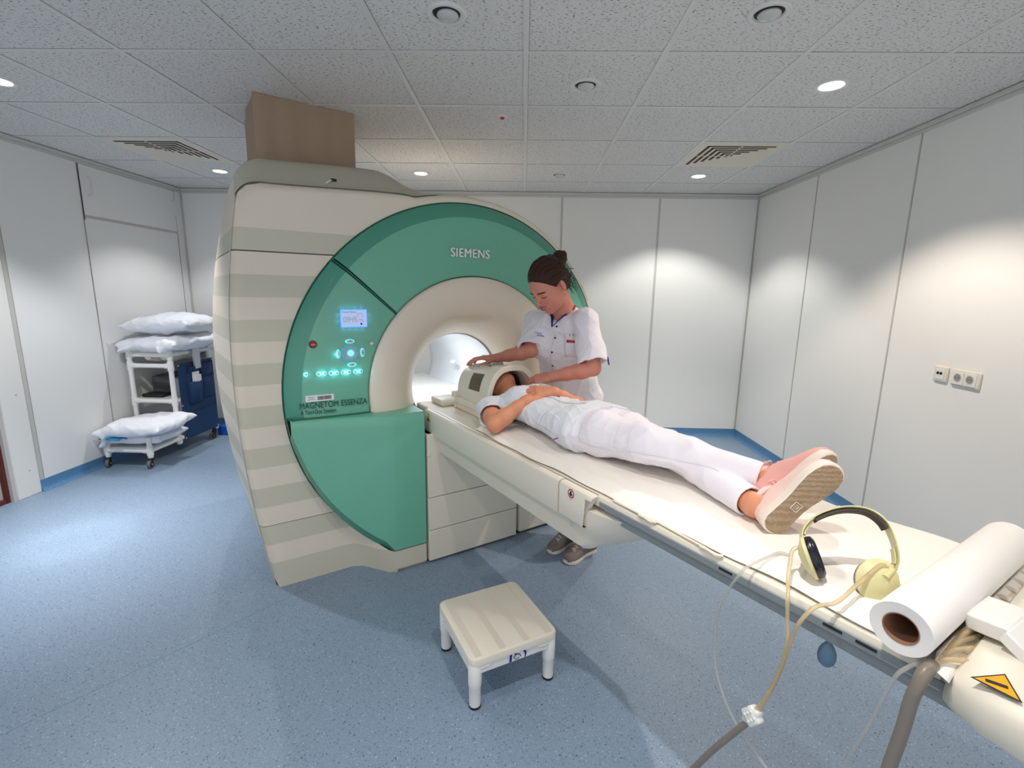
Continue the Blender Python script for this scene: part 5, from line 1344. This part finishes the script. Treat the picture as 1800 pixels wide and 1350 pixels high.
# front placket line, studs, pocket, badge, crest
def on_tunic(p, d=fN, lift=.0): q_, n_ = T.march(A3(p)+d*.25, -d, .5); return q_+n_*lift, n_
plk = []
for k in range(9):
    t = k/8; p = Vb*(1-t)+(wai+fN*.12+A3((-.05, .03, -.12)))*t; q_, n_ = on_tunic(p, fN, .001); plk.append(q_)
MB().tube(spline(plk, 4), .0012, 5).build('placket_seam', 'trim', tun)
for k, (x, y, z) in enumerate(((.142, 2.44, 1.351), (.124, 2.44, 1.289), (.112, 2.46, 1.210), (.112, 2.49, 1.13))):
    q_, n_ = on_tunic((x, y, z)); MB().lathe(q_, n_, [(.0058, -.001), (.0055, .0012), (.001, .0018)], 14).build('press_stud', 'navytrim', tun)
def patch(c0, wid, hei, m_, nm, d=fN, lift=.0012, nn=7, par=None):
    rt = sN
    return MB().grid(lambda i, j: on_tunic(A3(c0)+rt*(i-.5)*wid+A3((0, 0, 1))*(j-.5)*hei, d, lift)[0], nn, nn).build(nm, m_, par or tun, solid=.0008, smooth=80)
pkt = patch((.225, 2.40, 1.255), .105, .125, 'uniform', 'chest_pocket', lift=.0025)
patch((.203, 2.40, 1.277), .042, .016, 'red', 'red_badge', lift=.0055, par=pkt)
for dx in (-.016, .012): MB().tube([on_tunic(A3((.225, 2.40, z_))+sN*dx, fN, .006)[0] for z_ in (1.318, 1.308)], .0012, 5).build('pen_clip', 'navytrim', pkt)
q_, n_ = on_tunic((.055, 2.52, 1.306)); ex_ = unit(sN-n_*(sN@n_)); ey_ = np.cross(n_, ex_)
text('crest_lettering', 'antonius', .013, q_+n_*.004-ex_*.022, ex_, ey_, 'tealink', tun, ext=.0004, width=.040)
text('crest_lettering', 'ziekenhuis', .013, q_+n_*.007-ex_*.006-ey_*.012, ex_, ey_, 'blueink', tun, ext=.0004, width=.040)
MB().tube([q_+n_*.001+ex_*.020+ey_*.010, q_+n_*.001+ex_*.023+ey_*.018], .0015, 5).build('crest_mark', 'red', tun)
# contrasting collar bands along the neckline
for sg in (-1, 1):
    P_ = [Vb+fN*.005+A3((0, 0, -.002)), Vb*.5+(NB+sN*sg*.052+fN*.045)*.5+A3((0, 0, .003)), NB+sN*sg*.062+fN*.022+A3((0, 0, .010)), NB+sN*sg*.064-fN*.012+A3((0, 0, .028))]
    cs_ = spline(P_, 6); nk = NB+A3((0, 0, .02))
    def rail(seg): 
        R_ = []
        for p in seg:
            d_ = unit(A3((nk[0]-p[0], nk[1]-p[1], .02))); tt_ = min(1, np.linalg.norm(p-Vb)/.06); R_.append([p-d_*.006, p+d_*.002+A3((0, 0, .003)), p+d_*(.004+.014*tt_)+A3((0, 0, .001))])
        return R_
    MB().rings(rail(cs_[:14]), closed=False, cap=False).build('collar_band', 'navytrim', tun, solid=.003, smooth=80); MB().rings(rail(cs_[13:]), closed=False, cap=False).build('collar_band', 'red', tun, solid=.003, smooth=80)
dd = unit(Le-Ls); e0 = Ls+(Le-Ls)*.80; q_, n_ = T.march(e0+sN*.25, -sN, .4); MB().obox(q_+n_*.006, unit(np.cross(dd, n_))*.006, dd*.018, n_*.004).build('sleeve_tab', 'purple', tun)
# trousers
Q = Field()
for (ank, hv, tu, tv_) in feet:
    hip = pel+sN*(.085 if hv > -2 else -.085); kn = SV(1.775, hv, .48)
    Q.chain([hip-A3((0, 0, .03)), kn], [.108, .082], k=.03); Q.chain([kn, A3((ank[0], ank[1], .07))], [.082, .075], k=.03); Q.cyl(A3((ank[0], ank[1], .065)), A3((ank[0], ank[1], -.04)), .12, k=.003)
    Q.cone(A3((ank[0], ank[1], .05)), A3((ank[0], ank[1], .12)), .066, .05, k=.003, op=1)
Q.cone(pel+sN*.06, pel-sN*.06, .115, .115, k=.03)
Q.disp = folds(8, .004, 22); field_obj(Q, .006, 'trousers', ['uniform'], nv)

# ---------------------------------------------------------------- shoes
def shoe(parent, heel, a, nrm, L, Wd, mats, nm, laces=True, th=.024, collar=True, logo=False, hs=1.0):
    """heel: centre of the heel edge on the outsole; a: toe direction; nrm: outward sole normal"""
    heel = A3(heel); a = unit(a); up = -unit(A3(nrm)-a*(A3(nrm)@a)); s = np.cross(a, up)
    def hw(t): 
        base = np.interp(t, [0, .006, .02, .06, .12, .3, .45, .62, .75, .85, .92, .96, .985, 1], [0, .26, .45, .68, .80, .76, .74, .92, 1, .95, .80, .60, .38, 0]); return Wd/2*base
    def ctr_(t): return .004*math.sin(t*PI*1.2)
    ts = [0, .006, .02, .04, .06, .09, .12, .2, .3, .4, .5, .6, .68, .75, .80, .85, .89, .92, .945, .965, .98, .992, 1.0]
    def loop(k, off):
        P_ = [heel+a*L*t+s*(ctr_(t)+hw(t)*k)+up*off for t in ts]+[heel+a*L*t+s*(ctr_(t)-hw(t)*k)+up*off for t in ts[::-1][1:-1]]
        return P_
    def shrink(P_, k):
        c_ = heel+a*L*.5; return [c_+(p-c_)*k+up*((p-c_)@up)*(1-k) for p in P_]
    root = bpy.data.objects.new(nm, None); C.objects.link(root); root.parent = parent; WL[root.name] = WL[parent.name]
    MB().rings([shrink(loop(1, .0005), .96), shrink(loop(1, .003), .995), loop(1, .006), loop(1.0, th*.8), shrink(loop(1, th), .985)]).build('sole', mats[0], root, smooth=50)
    MB().rings([shrink(loop(1, -.0012), .90), shrink(loop(1, .0), .955), shrink(loop(1, .002), .955)]).build('outsole', mats[1], root, smooth=30)
    R_ = []
    tt = np.linspace(.012, .985, 26)
    for t in tt:
        h_ = np.interp(t, [0, .05, .2, .36, .5, .65, .8, .92, 1], [.035, .062, .070, .078, .070, .050, .038, .030, .010])*(1+(hs-1)*min(1, max(0, (.75-t)/.3))); w_ = hw(t)*.92+.001
        R_.append([heel+a*L*t+s*(ctr_(t)+w_*math.copysign(abs(math.cos(p))**.75, math.cos(p)))+up*(th*.7+h_*math.sin(p)**.75) for p in np.linspace(0, PI, 17)])
    MB().rings(R_, closed=False, cap=False).add([], []).build('upper', mats[2], root, smooth=80, solid=.002)
    if collar:
        cc = heel+a*L*.20+up*(th*.7+.066*hs)
        MB().tube([cc+a*.042*math.cos(p)+s*.030*math.sin(p)+up*(.006*math.cos(p)*2+.004) for p in np.linspace(0, 2*PI, 25)[:-1]], .008, 8, closed=True).build('collar', mats[3], root, smooth=80)
    if laces:
        for k in range(5):
            t = .42+.07*k; h_ = np.interp(t, [.36, .5, .65, .8], [.078, .070, .050, .038])*(1+(hs-1)*min(1, max(0, (.75-t)/.3)))
            pts = [heel+a*L*(t+(.018 if k % 2 else -.0)*(j/6))+s*(ctr_(t)+hw(t)*.62*math.cos(p))+up*(th*.7+h_*math.sin(p)**.75+.003) for j, p in enumerate(np.linspace(PI*.17, PI*.83, 7))]
            MB().tube(pts, .0032, 6).build('lace', mats[4], root, smooth=80)
            pts = [heel+a*L*(t+.05*(j/6))+s*(ctr_(t)+hw(t)*.60*math.cos(p))+up*(th*.7+np.interp(t+.05*j/6, [.36, .5, .65, .8], [.078, .070, .050, .038])*math.sin(p)**.75+.005) for j, p in enumerate(np.linspace(PI*.19, PI*.81, 7))]
            MB().tube(pts, .0026, 6).build('lace', mats[4], root, smooth=80)
        for sg in (-1, 1):
            b0 = heel+a*L*.40+up*(th*.7+.082); MB().tube(spline([b0, b0+s*sg*.018+up*.010, b0+s*sg*.030-a*.004, b0+s*sg*.022+a*.012, b0+a*.004], 5), .0024, 6).build('lace_bow', mats[4], root, smooth=80)
    if logo:
        c_ = heel+a*L*.40-up*.0018
        def sq(r0): return [c_+a*r0*i+s*r0*j for i, j in ((-1, -1), (1, -1), (1, 1), (-1, 1))]
        g = MB(); P_ = sq(.011); 
        for k in range(4): g.tube([P_[k], P_[(k+1) % 4]], .0009, 5)
        g.tube([c_-a*.005-s*.005, c_-a*.005+s*.006], .0008, 5).tube([c_-s*.005, c_+s*.006], .0008, 5).tube([c_+a*.005-s*.005, c_+a*.005+s*.006], .0008, 5).tube([c_-a*.005-s*.005, c_+a*.005-s*.005], .0008, 5)
        g.build('sole_mark', mats[0], root)
    return root
def tread():
    m = mat('tan_tread_rubber', rgb(178, 152, 122), .75); nn, ll, b = nodes_of(m); tc = nn.new('ShaderNodeTexCoord')
    w_ = nn.new('ShaderNodeTexWave'); w_.inputs['Scale'].default_value = 70; w_.inputs['Distortion'].default_value = 2.2; w_.inputs['Detail'].default_value = 0; w_.inputs['Detail Scale'].default_value = 1.6; w_.wave_type = 'RINGS'
    ll.new(tc.outputs['Object'], w_.inputs['Vector']); x = nn.new('ShaderNodeMix'); x.data_type = 'RGBA'; x.inputs[6].default_value = rgb(160, 136, 110); x.inputs[7].default_value = rgb(178, 154, 126); ll.new(w_.outputs[0], x.inputs[0]); ll.new(x.outputs[2], b.inputs['Base Color'])
    bp = nn.new('ShaderNodeBump'); bp.inputs['Strength'].default_value = .6; bp.inputs['Distance'].default_value = .002; ll.new(w_.outputs[0], bp.inputs['Height']); ll.new(bp.outputs[0], b.inputs['Normal']); return m
M['tread'] = tread()
for (ank, hv, tu, tv_) in feet:
    toe = SV(tu, tv_, 0); hl2 = SV(tu+.255, hv-.005, 0); shoe(nv, hl2, toe-hl2, (0, 0, -1), .262, .098, ['solewhite', 'navyshoe', 'greyshoe', 'greyshoe', 'shell'], 'shoe', hs=1.35)

# ---------------------------------------------------------------- the person lying on the table
pv_ = thing('person', 'person in white uniform and pink sneakers lying on the scanner table', 'person', (1.33, -1.4, .892), sc=True)
Z = A3((0, 0, 1)); wv = A3(WU); bv = A3(WB)
P = Field()
SK2 = SV(1.33, -2.175, 1.008)
qp, axp = head(P, SK2, unit(Z+bv*.10*-1), unit(-bv-Z*.10*1), wv, .98, smile=0)
P.cone(qp(-.025, 0, -.06), SV(1.33, -1.965, .975), .050, .056, k=.02); P.cone(qp(.0, 0, -.075), SV(1.33, -1.96, 1.0), .046, .045, k=.02)
P.econe(SV(1.33, -1.91, .972), SV(1.33, -1.62, .965), WU, (.140, .066), (.105, .038)); P.econe(SV(1.33, -1.62, .955), SV(1.33, -1.46, .965), WU, (.105, .038), (.130, .055))
sR, eR, wR = SV(1.155, -1.960, .955), SV(1.072, -1.775, .932), SV(1.222, -1.740, 1.036)
sL_, eL, wL_ = SV(1.505, -1.960, .955), SV(1.560, -1.710, .955), SV(1.345, -1.700, 1.070)
for s0, e0, w0 in ((sR, eR, wR), (sL_, eL, wL_)):
    P.cone(SV(1.33, -1.94, .965)*.4+s0*.6, s0, .050, .045, k=.03)
    P.chain([s0, (s0+e0)/2, e0], [.044, .042, .036], k=.015); P.chain([e0, e0*.7+w0*.3, e0*.3+w0*.7, w0], [.036, .038, .029, .024], k=.015)
hR, kR, aR = SV(1.245, -1.47, .975), SV(1.285, -1.09, 1.000), SV(1.385, -.700, .975)
hL, kL, aL = SV(1.415, -1.47, .970), SV(1.385, -1.08, .965), SV(1.262, -.668, .938)
for h0, k0, a0 in ((hR, kR, aR), (hL, kL, aL)):
    P.chain([h0, k0], [.060, .044], k=.03); P.chain([k0, k0*.65+a0*.35, a0], [.044, .040, .030], k=.02)
a1d = unit(SV(.43, .41, .78)); n1 = unit(SV(-.54, .82, -.10)); heel1 = SV(1.212, -.600, .9005)
a2d = unit(SV(.50, .42, .68)); n2 = unit(SV(-.30, .86, -.38)); heel2 = SV(1.325, -.668, .905)
for hh_, aa_, nn_, an in ((heel1, a1d, n1, aL), (heel2, a2d, n2, aR)):
    P.cone(an, hh_+aa_*.055-nn_*.055, .032, .028, k=.02); P.cone(hh_+aa_*.05-nn_*.04, hh_+aa_*.17-nn_*.035, .026, .02, k=.02)
hand(P, wR, SV(1.305, -1.728, 1.048)-wR, Z, -bv, ((10, 16, 10), (10, 18, 12), (12, 20, 12), (16, 22, 14)), .92, .06, thumb=(.8, .5, .0), wr=.023)
hand(P, wL_, SV(1.270, -1.750, 1.072)-wL_, unit(Z*.9+bv*.2-wv*.35), -bv, ((20, 30, 16), (24, 34, 18), (26, 36, 20), (30, 38, 22)), .94, .08, thumb=(.85, .5, -.1), wr=.023)
pq = head_paint(qp, .98, Z, wv, -bv)
field_obj(P, .003, 'body', ['skinP', 'lips', 'hair'], pv_, paint=lambda c: np.zeros(len(c), int))
H2 = Field(); H2.ell(qp(-.018, 0, .022), axp, (.106, .084, .098), k=.01); nh2 = unit(Z*.8-(-bv)*.6); H2.box(qp(.068, 0, .058)+nh2*.15, (nh2, wv, np.cross(nh2, wv)), (.15, .2, .3), k=.012, op=1)
for sg in (-1, 1): H2.ell(qp(-.006, sg*.086, -.028), axp, (.022, .024, .036), k=.006, op=1)
H2.box(SV(1.33, -2.2, .80), (wv, bv, Z), (.3, .3, .095), k=.004, op=1)
field_obj(H2, .004, 'hair', ['hair'], pv_)
# tunic of the lying person
T2 = Field()
T2.econe(SV(1.33, -1.885, .982), SV(1.33, -1.66, .975), WU, (.158, .088), (.150, .070), k=.04); T2.econe(SV(1.33, -1.66, .970), SV(1.33, -1.43, .976), WU, (.150, .070), (.192, .098), k=.04); T2.econe(SV(1.33, -1.43, .976), SV(1.33, -1.37, .978), WU, (.192, .098), (.202, .100), k=.02)
for sg in (-1, 1): T2.ell(SV(1.33+sg*.065, -1.84, 1.025), (WU, WB, (0, 0, 1)), (.066, .072, .045), k=.05)
for s0, e0 in ((sR, eR), (sL_, eL)):
    T2.cone(SV(1.33, -1.92, .970)*.4+s0*.6, s0, .062, .056, k=.04); 
    Sl = Field(); d_ = unit(e0-s0); e1 = s0+(e0-s0)*.50; Sl.cone(s0, e1+d_*.03, .056, .070, k=.03); Sl.cyl(e1, e1+d_*.13, .13, k=.002); Sl.cone(e1-d_*.05, e1+d_*.05, .045, .066, k=.003, op=1); T2.sub(Sl, k=.03)
T2.cone(SV(1.33, -1.925, 1.000), SV(1.33, -2.10, 1.02), .070, .130, k=.006, op=1); T2.cone(SV(1.33, -1.875, 1.098), SV(1.33, -1.98, 1.06), .004, .055, k=.005, op=1)
T2.cyl(SV(1.33, -1.352, .98), SV(1.33, -1.15, .98), .4, k=.003)
T2.box(SV(1.33, -1.6, .842), (wv, bv, Z), (.5, .6, .051), k=.004, op=1)
_g2 = folds(15, .010, 20); _g3 = folds(41, .005, 42); T2.disp = lambda P: _g2(P)+_g3(P)
tn2 = field_obj(T2, .0035, 'tunic', ['uniformshade'], pv_)
def on_t2(u, v, lift=.001): q_, n_ = T2.march(SV(u, v, 1.3), -Z, .5); return q_+n_*lift, n_
for u, v in ((1.325, -1.905), (1.340, -1.820), (1.345, -1.66)):
    q_, n_ = on_t2(u, v); MB().lathe(q_, n_, [(.0058, -.001), (.0055, .0012), (.001, .0018)], 14).build('press_stud', 'navytrim', tn2)
MB().tube([on_t2(1.300, v, .0015)[0] for v in np.linspace(-1.87, -1.40, 12)], .0012, 5).build('placket_seam', 'trim', tn2)
MB().grid(lambda i, j: on_t2(1.365+.09*i, -1.85+.10*j, .002)[0], 6, 6).build('chest_pocket', 'uniformshade', tn2, solid=.0008, smooth=80)
def on_t2s(u, v, z, lift): q_, n_ = T2.march(SV(u, v, z)-wv*.3, wv, .5); return q_+n_*lift
MB().tube([on_t2s(1.33, v, .925+(v+1.47)*.5, .0005) for v in np.linspace(-1.47, -1.40, 8)], .0022, 6).build('magenta_lining', 'magenta', tn2)
MB().grid(lambda i, j: on_t2s(1.33, -1.56+.13*i, .970+.06*j, .0008), 22, 14).build('side_pocket', 'uniformshade', tn2, solid=.0008, smooth=80)
# trousers of the lying person
Q2 = Field()
for h0, k0, a0, rr_ in ((hR, kR, aR, (.080, .088, .073, .060, .045)), (hL, kL, aL, (.080, .086, .069, .050, .045))):
    Sl = Field(); d_ = unit(a0-k0); e1 = a0-d_*.022; Sl.chain([h0, h0*.5+k0*.5, k0], rr_[:3], k=.03); Sl.chain([k0, k0*.58+a0*.42, a0+d_*.02], rr_[2:], k=.02)
    Sl.cyl(e1, e1+d_*.14, .10, k=.002); Sl.cone(e1-d_*.04, e1+d_*.05, .036, .042, k=.003, op=1); Q2.sub(Sl, k=.006)
Q2.econe(SV(1.33, -1.46, .972), SV(1.33, -1.36, .972), WU, (.155, .080), (.165, .084), k=.03)
Q2.box(SV(1.33, -1.1, .842), (wv, bv, Z), (.5, .8, .051), k=.004, op=1)
_f2 = folds(23, .014, 15); _f3 = folds(31, .006, 34)
def q2d(P):
    w = np.clip(np.minimum(np.linalg.norm(P-aR, axis=1), np.linalg.norm(P-aL, axis=1))/.15-.45, 0, 1); return (_f2(P)+_f3(P))*w
Q2.disp = q2d
tr2_ = field_obj(Q2, .0035, 'trousers', ['uniform'], pv_)
def on_q(v, z, lift=.001): q_, n_ = Q2.march(SV(1.0, v, z), wv, .5); return q_+n_*lift
MB().tube([on_q(v, .985-.006*math.sin(v*9), .0006) for v in np.linspace(-1.33, -.80, 26)], .0011, 5).build('side_seam', 'uniformshade', tr2_, smooth=80)
MB().grid(lambda i, j: on_q(-1.32+.15*i, .960+.070*j, .0008), 26, 16).build('leg_pocket', 'uniform', tr2_, solid=.0008, smooth=80)
shoe(pv_, heel1, a1d, n1, .247, .092, ['solewhite', 'tread', 'palepink', 'palepink', 'pink'], 'shoe', logo=True)
shoe(pv_, heel2, a2d, n2, .248, .092, ['solewhite', 'tread', 'pink', 'palepink', 'pink'], 'shoe')
